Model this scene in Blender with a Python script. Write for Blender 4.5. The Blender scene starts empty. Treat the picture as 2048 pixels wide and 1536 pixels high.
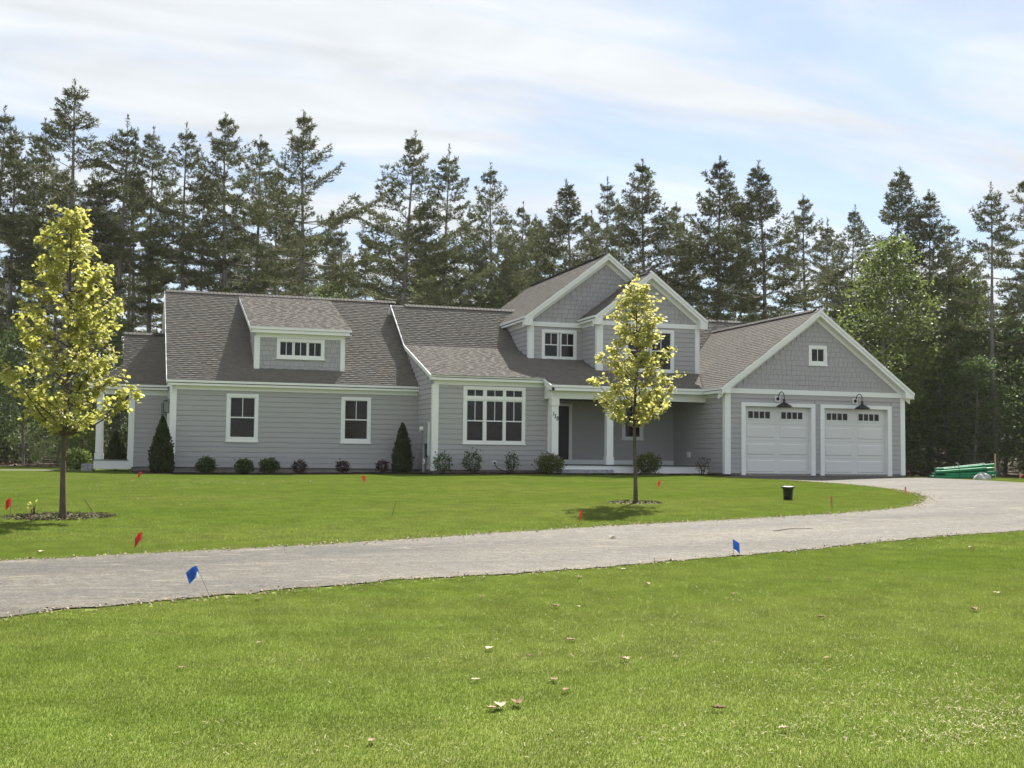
import bpy, math, random
import numpy as np
from mathutils import Vector, Matrix
from mathutils.geometry import delaunay_2d_cdt

# ------------------------------------------------------------------ camera, sky, sun, exposure
SC = bpy.context.scene
COL = SC.collection
CAM = np.array([-1.470, -42.986, 0.357])
YAW, PITCH, ROLL = 0.30799, 0.06302, 0.01095
_f = Vector((math.sin(YAW) * math.cos(PITCH), math.cos(YAW) * math.cos(PITCH), math.sin(PITCH)))
_r = Vector((math.cos(YAW), -math.sin(YAW), 0)); _u = _r.cross(_f)
_r2 = _r * math.cos(ROLL) + _u * math.sin(ROLL); _u2 = -_r * math.sin(ROLL) + _u * math.cos(ROLL)
cam = bpy.data.cameras.new('camera'); camo = bpy.data.objects.new('camera', cam); COL.objects.link(camo)
M = Matrix.Identity(4)
for i in range(3):
    M[i][0] = _r2[i]; M[i][1] = _u2[i]; M[i][2] = -_f[i]; M[i][3] = CAM[i]
camo.matrix_world = M
cam.sensor_width = 36; cam.sensor_fit = 'HORIZONTAL'; cam.lens = 2412.72 / 2048 * 36
cam.clip_start = 0.1; cam.clip_end = 3000
SC.camera = camo

SUN_AZ, SUN_EL = math.radians(32), math.radians(47)
W = bpy.data.worlds.new('World'); SC.world = W; W.use_nodes = True
def build_sky():
    nt = W.node_tree; N = nt.nodes; L = nt.links
    bg = N['Background']
    sky = N.new('ShaderNodeTexSky'); sky.sky_type = 'NISHITA'; sky.sun_disc = False
    sky.sun_elevation = SUN_EL; sky.sun_rotation = SUN_AZ
    sky.air_density = 1.0; sky.dust_density = 0.35; sky.ozone_density = 1.3; sky.altitude = 60
    tc = N.new('ShaderNodeTexCoord'); sep = N.new('ShaderNodeSeparateXYZ'); L.new(tc.outputs['Generated'], sep.inputs[0])
    add = N.new('ShaderNodeMath'); add.operation = 'ADD'; add.inputs[1].default_value = 0.22
    mx = N.new('ShaderNodeMath'); mx.operation = 'MAXIMUM'; mx.inputs[1].default_value = 0.0
    L.new(sep.outputs[2], mx.inputs[0]); L.new(mx.outputs[0], add.inputs[0])
    dx = N.new('ShaderNodeMath'); dx.operation = 'DIVIDE'; L.new(sep.outputs[0], dx.inputs[0]); L.new(add.outputs[0], dx.inputs[1])
    dy = N.new('ShaderNodeMath'); dy.operation = 'DIVIDE'; L.new(sep.outputs[1], dy.inputs[0]); L.new(add.outputs[0], dy.inputs[1])
    cmb = N.new('ShaderNodeCombineXYZ'); L.new(dx.outputs[0], cmb.inputs[0]); L.new(dy.outputs[0], cmb.inputs[1])
    mp = N.new('ShaderNodeMapping'); mp.inputs['Rotation'].default_value = (0, 0, math.radians(24)); mp.inputs['Scale'].default_value = (0.62, 1.75, 1)
    mp.inputs['Location'].default_value = (3.1, 1.6, 0)
    L.new(cmb.outputs[0], mp.inputs[0])
    n1 = N.new('ShaderNodeTexNoise'); n1.inputs['Scale'].default_value = 1.7; n1.inputs['Detail'].default_value = 9; n1.inputs['Roughness'].default_value = 0.58
    n1.inputs['Distortion'].default_value = 0.5; L.new(mp.outputs[0], n1.inputs['Vector'])
    rp = N.new('ShaderNodeMapRange'); rp.interpolation_type = 'SMOOTHSTEP'
    rp.inputs['From Min'].default_value = 0.36; rp.inputs['From Max'].default_value = 0.60
    rp.inputs['To Min'].default_value = 0.42; rp.inputs['To Max'].default_value = 0.96
    L.new(n1.outputs['Fac'], rp.inputs['Value'])
    n2 = N.new('ShaderNodeTexNoise'); n2.inputs['Scale'].default_value = 3.2; n2.inputs['Detail'].default_value = 6; n2.inputs['Distortion'].default_value = 0.8
    L.new(mp.outputs[0], n2.inputs['Vector'])
    rp2 = N.new('ShaderNodeMapRange'); rp2.inputs['From Min'].default_value = 0.3; rp2.inputs['From Max'].default_value = 0.7
    rp2.inputs['To Min'].default_value = 0.82; rp2.inputs['To Max'].default_value = 1.08
    L.new(n2.outputs['Fac'], rp2.inputs['Value'])
    cl = N.new('ShaderNodeMix'); cl.data_type = 'RGBA'; cl.blend_type = 'MULTIPLY'; cl.inputs[0].default_value = 1
    cl.inputs[6].default_value = (5.45, 5.65, 5.8, 1); L.new(rp2.outputs[0], cl.inputs[7])
    dim = N.new('ShaderNodeMix'); dim.data_type = 'RGBA'; dim.blend_type = 'MULTIPLY'; dim.inputs[0].default_value = 1; dim.inputs[7].default_value = (.72, .80, .90, 1); L.new(sky.outputs[0], dim.inputs[6])
    mix = N.new('ShaderNodeMix'); mix.data_type = 'RGBA'
    L.new(rp.outputs[0], mix.inputs[0]); L.new(dim.outputs[2], mix.inputs[6]); L.new(cl.outputs[2], mix.inputs[7])
    L.new(mix.outputs[2], bg.inputs[0]); bg.inputs[1].default_value = 0.05
build_sky()
sl = bpy.data.lights.new('sun', 'SUN'); sl.energy = 4.6; sl.angle = math.radians(0.53); sl.color = (1.0, 0.95, 0.87)
so = bpy.data.objects.new('sun', sl); COL.objects.link(so)
SUNV = Vector((math.sin(SUN_AZ) * math.cos(SUN_EL), math.cos(SUN_AZ) * math.cos(SUN_EL), math.sin(SUN_EL)))
so.rotation_euler = SUNV.to_track_quat('Z', 'Y').to_euler(); so.location = (20, 30, 60)
VS = SC.view_settings
VS.view_transform = 'Standard'; VS.look = 'None'; VS.gamma = 1; VS.use_curve_mapping = False; VS.exposure = 1.75
SC.cycles.max_bounces = 6; SC.cycles.diffuse_bounces = 3; SC.cycles.glossy_bounces = 2; SC.cycles.transmission_bounces = 4
SC.cycles.transparent_max_bounces = 4; SC.cycles.caustics_reflective = False; SC.cycles.caustics_refractive = False

# ------------------------------------------------------------------ helpers
rnd = random.Random(7)
rng = np.random.default_rng(11)
ORG = {}
def smooth01(a, b, t):
    k = np.clip((np.asarray(t, float) - a) / (b - a), 0, 1); return k * k * (3 - 2 * k)
FW = (math.sin(YAW), math.cos(YAW))
def depth(x, y): return (np.asarray(x) - CAM[0]) * FW[0] + (np.asarray(y) - CAM[1]) * FW[1]
_ts = np.arange(-60, 690, .25)
_zs = np.interp(_ts, [-60, 0, 6, 10, 14, 18, 22, 28, 34, 38, 60, 75, 100, 160, 700], [-1.2, -1.2, -1.17, -1.08, -.97, -.84, -.67, -.44, -.29, -.23, -.2, .25, 1.3, 3., 6.])
_k = np.exp(-np.linspace(-2, 2, 25) ** 2); _k /= _k.sum(); _zs = np.convolve(np.pad(_zs, 12, 'edge'), _k, 'valid')
def H(x, y):
    d = depth(x, y)
    return np.interp(d, _ts, _zs) + .12 * smooth01(35, 42.5, d) * smooth01(2, 13, x) * (1 - smooth01(24.5, 28, x)) * (1 - smooth01(60, 80, d))

def tag(o, label=None, cat=None, group=None, kind=None):
    if label: o['label'] = label
    if cat: o['category'] = cat
    if group: o['group'] = group
    if kind: o['kind'] = kind
    return o
def empty(name, loc, parent=None):
    o = bpy.data.objects.new(name, None); COL.objects.link(o); o.empty_display_size = .2
    if parent is None:
        o.location = loc; ORG[o.name] = Vector(loc)
    else:
        o.parent = parent; ORG[o.name] = ORG[parent.name].copy()
    return o
def thing(name, loc, label, cat, group=None): return tag(empty(name, loc), label, cat, group)
def link(name, me, mat, parent=None, org=None):
    o = bpy.data.objects.new(name, me); COL.objects.link(o)
    if mat is not None and not me.materials: me.materials.append(mat)
    if parent is not None:
        o.parent = parent; ORG[o.name] = ORG[parent.name].copy()
    else:
        ORG[o.name] = Vector(org or (0, 0, 0)); o.location = ORG[o.name]
    return o
class MB:
    def __init__(s): s.v = []; s.f = []
    def poly(s, pts, faces):
        n = len(s.v); s.v += [tuple(p) for p in pts]; s.f += [tuple(i + n for i in f) for f in faces]; return s
    def box(s, x0, x1, y0, y1, z0, z1):
        return s.poly([(x0, y0, z0), (x1, y0, z0), (x1, y1, z0), (x0, y1, z0), (x0, y0, z1), (x1, y0, z1), (x1, y1, z1), (x0, y1, z1)],
                      [(3, 2, 1, 0), (4, 5, 6, 7), (0, 1, 5, 4), (1, 2, 6, 5), (2, 3, 7, 6), (3, 0, 4, 7)])
    def prism(s, pts, axis, a, b):
        """pts: 2-D polygon; axis 'y' -> (x,z), 'x' -> (y,z), 'z' -> (x,y)"""
        n = len(pts)
        ar = sum(pts[i][0] * pts[(i + 1) % n][1] - pts[(i + 1) % n][0] * pts[i][1] for i in range(n))
        if ar < 0: pts = pts[::-1]
        e = {'y': lambda p, t: (p[0], t, p[1]), 'x': lambda p, t: (t, p[0], p[1]), 'z': lambda p, t: (p[0], p[1], t)}[axis]
        lo, hi = min(a, b), max(a, b)
        if axis == 'y': lo, hi = hi, lo
        V = [e(p, lo) for p in pts] + [e(p, hi) for p in pts]
        F = [tuple(range(n - 1, -1, -1)), tuple(range(n, 2 * n))] + [(i, (i + 1) % n, n + (i + 1) % n, n + i) for i in range(n)]
        return s.poly(V, F)
    def tube(s, path, radii, n=8, cap=True):
        path = [Vector(p) for p in path]; base = len(s.v); rings = []
        prev = None
        for i, p in enumerate(path):
            d = (path[min(i + 1, len(path) - 1)] - path[max(i - 1, 0)]).normalized()
            a = prev if prev is not None else (Vector((1, 0, 0)) if abs(d.x) < .9 else Vector((0, 1, 0)))
            u = (a - d * a.dot(d)).normalized(); w = d.cross(u); prev = u
            r = radii[i] if hasattr(radii, '__len__') else radii
            rings.append(len(s.v))
            for k in range(n):
                t = 2 * math.pi * k / n; s.v.append(tuple(p + (u * math.cos(t) + w * math.sin(t)) * r))
        for i in range(len(path) - 1):
            for k in range(n):
                s.f.append((rings[i] + k, rings[i] + (k + 1) % n, rings[i + 1] + (k + 1) % n, rings[i + 1] + k))
        if cap:
            s.f.append(tuple(rings[0] + k for k in range(n - 1, -1, -1))); s.f.append(tuple(rings[-1] + k for k in range(n)))
        return s
    def lathe(s, prof, c, n=20):
        return s.tube([(c[0], c[1], c[2] + z) for r, z in prof], [max(r, 1e-4) for r, z in prof], n) if all(prof[i][1] < prof[i + 1][1] for i in range(len(prof) - 1)) else s._lathe(prof, c, n)
    def _lathe(s, prof, c, n):
        b = len(s.v)
        for r, z in prof:
            for k in range(n):
                t = 2 * math.pi * k / n; s.v.append((c[0] + r * math.cos(t), c[1] + r * math.sin(t), c[2] + z))
        for i in range(len(prof) - 1):
            for k in range(n):
                s.f.append((b + i * n + k, b + i * n + (k + 1) % n, b + (i + 1) * n + (k + 1) % n, b + (i + 1) * n + k))
        return s
    def build(s, name, mat, parent=None, org=None, smooth=False, kind=None):
        o3 = ORG[parent.name] if parent is not None else Vector(org or (0, 0, 0))
        me = bpy.data.meshes.new(name)
        me.from_pydata([(x - o3.x, y - o3.y, z - o3.z) for x, y, z in s.v], [], s.f)
        if smooth: me.polygons.foreach_set('use_smooth', [True] * len(me.polygons))
        o = link(name, me, mat, parent, org)
        if kind: o['kind'] = kind
        return o
def np_mesh(name, V, T):
    """fast mesh from numpy arrays, T triangles (n,3) or quads (n,4)"""
    V = np.asarray(V, np.float32); T = np.asarray(T, np.int32); k = T.shape[1]
    me = bpy.data.meshes.new(name)
    me.vertices.add(len(V)); me.vertices.foreach_set('co', V.ravel())
    me.loops.add(T.size); me.loops.foreach_set('vertex_index', T.ravel())
    me.polygons.add(len(T)); me.polygons.foreach_set('loop_start', np.arange(0, T.size, k, dtype=np.int32))
    me.update(calc_edges=True); me.validate(); return me

# ------------------------------------------------------------------ materials
MATS = {}
def mat(name, col, rough=.7, spec=.3, var=0., vscale=4., col2=None, bump=0., bscale=60., metal=0., island=0., trans=0., tcol=None, detail=4., stretch=None):
    m = bpy.data.materials.new(name); m.use_nodes = True; nt = m.node_tree; N = nt.nodes; L = nt.links
    b = N['Principled BSDF']; b.inputs['Roughness'].default_value = rough; b.inputs['Specular IOR Level'].default_value = spec; b.inputs['Metallic'].default_value = metal
    b.inputs['Base Color'].default_value = (*col, 1)
    out = N['Material Output']; geo = N.new('ShaderNodeNewGeometry'); vec = geo.outputs['Position']
    if stretch:
        mp = N.new('ShaderNodeMapping'); mp.inputs['Scale'].default_value = stretch; L.new(vec, mp.inputs[0]); vec = mp.outputs[0]
    src = None
    if var or col2:
        ns = N.new('ShaderNodeTexNoise'); ns.inputs['Scale'].default_value = vscale; ns.inputs['Detail'].default_value = detail; L.new(vec, ns.inputs['Vector'])
        mr = N.new('ShaderNodeMapRange'); mr.inputs['From Min'].default_value = .3; mr.inputs['From Max'].default_value = .7; L.new(ns.outputs['Fac'], mr.inputs['Value'])
        mx = N.new('ShaderNodeMix'); mx.data_type = 'RGBA'; L.new(mr.outputs[0], mx.inputs[0])
        c2 = col2 or tuple(c * (1 + var) for c in col); c1 = col if col2 else tuple(c * (1 - var) for c in col)
        mx.inputs[6].default_value = (*c1, 1); mx.inputs[7].default_value = (*c2, 1); src = mx.outputs[2]
    if island:
        hs = N.new('ShaderNodeHueSaturation'); mr = N.new('ShaderNodeMapRange'); mr.inputs['To Min'].default_value = 1 - island; mr.inputs['To Max'].default_value = 1 + island
        L.new(geo.outputs['Random Per Island'], mr.inputs['Value']); L.new(mr.outputs[0], hs.inputs['Value'])
        if src: L.new(src, hs.inputs['Color'])
        else: hs.inputs['Color'].default_value = (*col, 1)
        src = hs.outputs[0]
    if src: L.new(src, b.inputs['Base Color'])
    if bump:
        nb = N.new('ShaderNodeTexNoise'); nb.inputs['Scale'].default_value = bscale; nb.inputs['Detail'].default_value = 4; L.new(vec, nb.inputs['Vector'])
        bp = N.new('ShaderNodeBump'); bp.inputs['Strength'].default_value = bump; bp.inputs['Distance'].default_value = .02; L.new(nb.outputs['Fac'], bp.inputs['Height']); L.new(bp.outputs[0], b.inputs['Normal'])
    if trans:
        t = N.new('ShaderNodeBsdfTranslucent'); t.inputs['Color'].default_value = (*(tcol or col), 1)
        if src and not tcol: L.new(src, t.inputs['Color'])
        ms = N.new('ShaderNodeMixShader'); ms.inputs[0].default_value = trans; L.new(b.outputs[0], ms.inputs[1]); L.new(t.outputs[0], ms.inputs[2]); L.new(ms.outputs[0], out.inputs['Surface'])
    MATS[name] = m; return m

mat('siding', (.405, .396, .402), .62, .25, var=.045, vscale=1.3, bump=.12, bscale=90, stretch=(1, 1, 12))
mat('gable_shingle', (.385, .377, .39), .7, .2, island=.055)
mat('trim', (.80, .81, .80), .45, .4, var=.025, vscale=1.5, bump=.03, bscale=40)
mat('door_white', (.68, .69, .68), .4, .4, var=.015, vscale=2, bump=.03, bscale=120)
mat('glass', (.012, .012, .011), .06, .28, var=.3, vscale=.9)
mat('porch_wall', (.295, .29, .30), .62, .25)
mat('concrete', (.24, .22, .20), .9, .2, var=.18, vscale=2.5, bump=.3, bscale=30)
mat('granite', (.30, .31, .32), .8, .3, var=.35, vscale=18, bump=.5, bscale=14)
mat('deck', (.10, .10, .10), .7, .3, var=.15, vscale=6)
mat('dark_door', (.020, .018, .015), .5, .35)
mat('black_metal', (.013, .013, .013), .45, .45)
mat('grey_metal', (.26, .27, .27), .5, .5, var=.08, vscale=8)
mat('white_plastic', (.75, .76, .76), .5, .4)
mat('black_plastic', (.018, .018, .018), .5, .4, var=.4, vscale=9)
mat('red_flag', (.42, .015, .025), .5, .3, trans=.25, tcol=(.6, .03, .03))
mat('blue_flag', (.010, .06, .28), .5, .3, trans=.2, tcol=(.02, .1, .45))
mat('flag_sheen', (.75, .78, .85), .5, .3, trans=.3)
mat('wire', (.14, .12, .10), .5, .4, metal=.6)
mat('mulch', (.028, .021, .016), .95, .1, col2=(.06, .046, .035), vscale=26, bump=1., bscale=45)
mat('mulch_chip', (.06, .045, .034), .9, .1, island=.6)
mat('pale_chip', (.17, .14, .10), .9, .1, island=.75)
mat('green_pipe', (.015, .20, .09), .6, .2, var=.15, vscale=5)
mat('rope', (.03, .03, .03), .8, .2)
mat('boulder', (.42, .42, .43), .9, .2, var=.3, vscale=7, bump=.6, bscale=10)
mat('orange', (.75, .12, .05), .6, .3)
mat('stake_wood', (.48, .35, .22), .8, .2, var=.2, vscale=12)
mat('ceiling_shade_brown', (.085, .07, .05), .6, .3, var=.2, vscale=9)
mat('sand', (.42, .34, .25), .95, .1, var=.2, vscale=5, bump=.5, bscale=20)
mat('dead_leaf', (.20, .125, .07), .75, .2, island=.45)
mat('dead_leaf_pale', (.42, .34, .23), .75, .2, island=.3)
mat('twig', (.09, .07, .055), .9, .1, var=.3, vscale=20)
mat('straw', (.25, .22, .12), .8, .2, island=.35)
mat('pine_bark', (.14, .125, .112), .95, .1, col2=(.27, .25, .23), vscale=7, bump=.8, bscale=20, stretch=(1, 1, .25))
mat('birch_bark', (.30, .29, .27), .9, .1, col2=(.16, .15, .135), vscale=9, bump=.4, bscale=20)
mat('maple_bark', (.07, .058, .045), .9, .15, col2=(.125, .105, .082), vscale=14, bump=.5, bscale=45, stretch=(1, 1, .3))
mat('needles', (.118, .130, .058), .8, .1, var=.30, vscale=.5, island=.3, trans=.12)
mat('needles_light', (.132, .146, .066), .8, .1, var=.28, vscale=.6, island=.3, trans=.14)
mat('forest_leaf', (.105, .150, .045), .6, .2, var=.3, vscale=.8, island=.35, trans=.42)
mat('bright_leaf', (.13, .17, .042), .6, .25, var=.25, vscale=1.0, island=.35, trans=.42)
mat('maple_leaf', (.30, .31, .075), .55, .25, col2=(.40, .39, .12), vscale=2.2, island=.32, trans=.48, tcol=(.45, .45, .11))
mat('maple_leaf_warm', (.40, .39, .13), .55, .3, col2=(.29, .30, .08), vscale=3.2, island=.3, trans=.5, tcol=(.50, .49, .14))
mat('shrub_leaf', (.072, .108, .030), .5, .35, var=.3, vscale=7, island=.45, trans=.25)
mat('spirea_leaf', (.105, .13, .026), .55, .3, var=.3, vscale=7, island=.4, trans=.32)
mat('red_leaf', (.060, .030, .030), .55, .3, island=.4, trans=.25)
mat('arborvitae', (.034, .055, .018), .65, .2, col2=(.062, .068, .024), vscale=6, island=.35, trans=.18)
mat('fern', (.075, .12, .03), .6, .2, island=.4, trans=.35)

def roof_mat():
    m = bpy.data.materials.new('roof_shingle'); m.use_nodes = True; N = m.node_tree.nodes; L = m.node_tree.links
    b = N['Principled BSDF']; b.inputs['Roughness'].default_value = .9; b.inputs['Specular IOR Level'].default_value = .25
    g = N.new('ShaderNodeNewGeometry'); r = N.new('ShaderNodeValToRGB'); L.new(g.outputs['Random Per Island'], r.inputs[0])
    e = r.color_ramp.elements; cols = [(0, (.114, .104, .091)), (.3, (.128, .117, .102)), (.5, (.140, .126, .107)), (.66, (.124, .120, .110)), (.8, (.148, .129, .106)), (1, (.134, .123, .108))]
    e[0].position, e[0].color = 0, (*cols[0][1], 1); e[1].position, e[1].color = 1, (*cols[-1][1], 1)
    for p, c in cols[1:-1]: k = e.new(p); k.color = (*c, 1)
    ns = N.new('ShaderNodeTexNoise'); ns.inputs['Scale'].default_value = 70; ns.inputs['Detail'].default_value = 3; L.new(g.outputs['Position'], ns.inputs['Vector'])
    mr = N.new('ShaderNodeMapRange'); mr.inputs['To Min'].default_value = .65; mr.inputs['To Max'].default_value = 1.35; L.new(ns.outputs['Fac'], mr.inputs['Value'])
    mx = N.new('ShaderNodeMix'); mx.data_type = 'RGBA'; mx.blend_type = 'MULTIPLY'; mx.inputs[0].default_value = 1; L.new(r.outputs[0], mx.inputs[6]); L.new(mr.outputs[0], mx.inputs[7])
    L.new(mx.outputs[2], b.inputs['Base Color']); MATS['roof_shingle'] = m
roof_mat()
mat('ridge_cap', (.075, .070, .064), .9, .2, island=.2, var=.1, vscale=20)
mat('roof_deck', (.06, .055, .05), .9, .2)

def asphalt_mat():
    m = bpy.data.materials.new('asphalt'); m.use_nodes = True; N = m.node_tree.nodes; L = m.node_tree.links
    b = N['Principled BSDF']; b.inputs['Roughness'].default_value = .92; b.inputs['Specular IOR Level'].default_value = .25
    g = N.new('ShaderNodeNewGeometry')
    def noise(s, d=5, sc=None, dist=0):
        n = N.new('ShaderNodeTexNoise'); n.inputs['Scale'].default_value = s; n.inputs['Detail'].default_value = d; n.inputs['Distortion'].default_value = dist
        if sc:
            mp = N.new('ShaderNodeMapping'); mp.inputs['Rotation'].default_value = (0, 0, math.radians(-14)); mp.inputs['Scale'].default_value = sc; L.new(g.outputs['Position'], mp.inputs[0]); L.new(mp.outputs[0], n.inputs['Vector'])
        else: L.new(g.outputs['Position'], n.inputs['Vector'])
        return n.outputs['Fac']
    def ramp(f, a, b_, lo=0., hi=1.):
        r = N.new('ShaderNodeMapRange'); r.inputs['From Min'].default_value = a; r.inputs['From Max'].default_value = b_; r.inputs['To Min'].default_value = lo; r.inputs['To Max'].default_value = hi; L.new(f, r.inputs['Value']); return r.outputs[0]
    def mixc(f, a, b_, mode='MIX'):
        x = N.new('ShaderNodeMix'); x.data_type = 'RGBA'; x.blend_type = mode
        if isinstance(f, float): x.inputs[0].default_value = f
        else: L.new(f, x.inputs[0])
        for i, c in ((6, a), (7, b_)):
            if isinstance(c, tuple): x.inputs[i].default_value = (*c, 1)
            else: L.new(c, x.inputs[i])
        return x.outputs[2]
    c = mixc(ramp(noise(.45, 5, (.35, 1.3, 1)), .35, .65), (.059, .057, .052), (.094, .090, .081))
    c = mixc(ramp(noise(2.6, 9, (.5, 1.6, 1), .8), .54, .72), c, (.125, .116, .099))
    c = mixc(1., c, mixc(ramp(noise(34, 6), .30, .70), (.52, .51, .50), (1.5, 1.47, 1.40)), 'MULTIPLY')
    c = mixc(1., c, mixc(ramp(noise(7., 5), .32, .68), (.80, .80, .81), (1.2, 1.19, 1.17)), 'MULTIPLY')
    at = N.new('ShaderNodeAttribute'); at.attribute_name = 'across'
    wr = N.new('ShaderNodeMapRange'); wr.inputs['From Min'].default_value = 0; wr.inputs['From Max'].default_value = 1; wr.inputs['To Min'].default_value = -.06; wr.inputs['To Max'].default_value = .06; L.new(noise(.9, 4), wr.inputs['Value'])
    ad = N.new('ShaderNodeMath'); ad.operation = 'ADD'; L.new(at.outputs['Fac'], ad.inputs[0]); L.new(wr.outputs[0], ad.inputs[1])
    tr = N.new('ShaderNodeValToRGB'); L.new(ad.outputs[0], tr.inputs[0]); el = tr.color_ramp.elements; el[0].position = 0; el[0].color = (1.12, 1.08, .98, 1); el[1].position = 1; el[1].color = (1.12, 1.08, .98, 1)
    for p_, c_ in ((.10, (.98, .98, .97)), (.28, (.86, .86, .87)), (.42, (1.07, 1.05, 1.0)), (.58, (1.08, 1.06, 1.01)), (.74, (.85, .85, .86)), (.90, (.98, .97, .95))): k_ = el.new(p_); k_.color = (*c_, 1)
    c = mixc(.8, c, tr.outputs[0], 'MULTIPLY')
    v = N.new('ShaderNodeTexVoronoi'); v.inputs['Scale'].default_value = 60; L.new(g.outputs['Position'], v.inputs['Vector'])
    c = mixc(ramp(v.outputs['Distance'], .05, .16, .5, 0.), c, (.21, .195, .165))
    L.new(c, b.inputs['Base Color'])
    bp = N.new('ShaderNodeBump'); bp.inputs['Strength'].default_value = .6; bp.inputs['Distance'].default_value = .01; L.new(noise(110, 3), bp.inputs['Height']); L.new(bp.outputs[0], b.inputs['Normal'])
    MATS['asphalt'] = m
asphalt_mat()
def grass_mats():
    for nm, base, hi, isl in (('lawn_soil', (.104, .140, .028), (.134, .148, .044), 0), ('grass', (.128, .184, .025), (.164, .204, .040), .20)):
        m = bpy.data.materials.new(nm); m.use_nodes = True; N = m.node_tree.nodes; L = m.node_tree.links
        b = N['Principled BSDF']; b.inputs['Roughness'].default_value = .55 if isl else .95; b.inputs['Specular IOR Level'].default_value = .25 if isl else .05
        g = N.new('ShaderNodeNewGeometry')
        def ns(s, d=4, sc=(1, 1, 1)):
            mp = N.new('ShaderNodeMapping'); mp.inputs['Scale'].default_value = sc; mp.inputs['Rotation'].default_value = (0, 0, -.3); L.new(g.outputs['Position'], mp.inputs[0])
            n = N.new('ShaderNodeTexNoise'); n.inputs['Scale'].default_value = s; n.inputs['Detail'].default_value = d; L.new(mp.outputs[0], n.inputs['Vector']); return n.outputs['Fac']
        def rg(f, a, b_, lo=0., hi=1.):
            r = N.new('ShaderNodeMapRange'); r.inputs['From Min'].default_value = a; r.inputs['From Max'].default_value = b_; r.inputs['To Min'].default_value = lo; r.inputs['To Max'].default_value = hi; L.new(f, r.inputs['Value']); return r.outputs[0]
        x = N.new('ShaderNodeMix'); x.data_type = 'RGBA'; L.new(rg(ns(.35, 5, (.5, 1.2, 1)), .35, .68), x.inputs[0]); x.inputs[6].default_value = (*base, 1); x.inputs[7].default_value = (*hi, 1)
        y = N.new('ShaderNodeHueSaturation'); L.new(x.outputs[2], y.inputs['Color']); L.new(rg(ns(2.2, 4), .3, .7, .84, 1.16), y.inputs['Value'])
        src = y.outputs[0]
        if isl:
            z = N.new('ShaderNodeHueSaturation'); L.new(src, z.inputs['Color']); L.new(rg(g.outputs['Random Per Island'], 0, 1, 1 - isl, 1 + isl), z.inputs['Value']); src = z.outputs[0]
        L.new(src, b.inputs['Base Color'])
        if isl:
            t = N.new('ShaderNodeBsdfTranslucent'); L.new(src, t.inputs['Color']); ms = N.new('ShaderNodeMixShader'); ms.inputs[0].default_value = .38
            L.new(b.outputs[0], ms.inputs[1]); L.new(t.outputs[0], ms.inputs[2]); L.new(ms.outputs[0], N['Material Output'].inputs['Surface'])
        MATS[nm] = m
grass_mats()
mat('forest_floor', (.035, .028, .020), .95, .1, col2=(.095, .072, .05), vscale=1.2, bump=.8, bscale=9, detail=7)

# ------------------------------------------------------------------ ground, lawn, driveway
def inside(poly, x, y):
    x = np.asarray(x); y = np.asarray(y); c = np.zeros(x.shape, bool); n = len(poly)
    for i in range(n):
        x1, y1 = poly[i]; x2, y2 = poly[(i + 1) % n]
        cond = ((y1 > y) != (y2 > y)); xi = (x2 - x1) * (y - y1) / ((y2 - y1) if y2 != y1 else 1e-9) + x1
        c ^= cond & (x < xi)
    return c
def densify(poly, step, jit=0., seed=1):
    r = random.Random(seed); out = []
    for i in range(len(poly)):
        a, b = poly[i], poly[(i + 1) % len(poly)]; L = math.hypot(b[0] - a[0], b[1] - a[1]); n = max(1, int(L / step))
        for k in range(n):
            t = k / n; out.append((a[0] + (b[0] - a[0]) * t + r.uniform(-jit, jit), a[1] + (b[1] - a[1]) * t + r.uniform(-jit, jit)))
    return out
def sheet(name, poly, dz, step, mt, jit=0., edge=.5, kind='structure', lump=0.):
    b = densify(poly, edge, jit, len(poly)); xs = [p[0] for p in b]; ys = [p[1] for p in b]
    gx, gy = np.meshgrid(np.arange(min(xs), max(xs), step), np.arange(min(ys), max(ys), step)); gx = gx.ravel(); gy = gy.ravel()
    k = inside(b, gx, gy); pts = [Vector(p) for p in b] + [Vector((float(x), float(y))) for x, y in zip(gx[k], gy[k])]
    n = len(b)
    v, e, f, _, _, _ = delaunay_2d_cdt(pts, [(i, (i + 1) % n) for i in range(n)], [], 1, 1e-5)
    V = np.array([(p.x, p.y) for p in v]); Z = H(V[:, 0], V[:, 1]) + dz
    if lump: Z = Z + rng.uniform(0, lump, len(Z))
    F = [t for t in f if len(t) == 3]
    F = [t if (V[t[1]][0] - V[t[0]][0]) * (V[t[2]][1] - V[t[0]][1]) - (V[t[2]][0] - V[t[0]][0]) * (V[t[1]][1] - V[t[0]][1]) > 0 else t[::-1] for t in F]
    me = np_mesh(name, np.column_stack([V, Z]), F); me.polygons.foreach_set('use_smooth', [True] * len(me.polygons))
    o = link(name, me, MATS[mt]); o['kind'] = kind; return o
def big_ground():
    xs = np.concatenate([np.arange(-600, -80, 40), np.arange(-80, 110, 4.), np.arange(110, 640, 40)]); ys = np.concatenate([np.arange(-120, -50, 20), np.arange(-50, 110, 4.), np.arange(110, 700, 40)])
    X, Y = np.meshgrid(xs, ys); Z = H(X, Y)
    yard = (X > -26) & (X < 46) & (Y > -46) & (Y < 17)
    Z = np.where(yard, Z - .12, Z); Z = Z + np.where(Y > 20, rng.uniform(-.06, .06, Z.shape), 0)
    V = np.column_stack([X.ravel(), Y.ravel(), Z.ravel()]); nx = len(xs); i, j = np.meshgrid(np.arange(nx - 1), np.arange(len(ys) - 1)); a = (j * nx + i).ravel()
    me = np_mesh('ground', V, np.column_stack([a, a + 1, a + nx + 1, a + nx])); me.polygons.foreach_set('use_smooth', [True] * len(me.polygons))
    o = link('ground', me, MATS['forest_floor']); o['kind'] = 'structure'
big_ground()
LAWN = [(-22, -45), (42, -45), (42, -3), (34, 4.5), (27.5, 9), (-3, 17), (-9, 17), (-14, 12), (-22, 10)]
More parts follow.
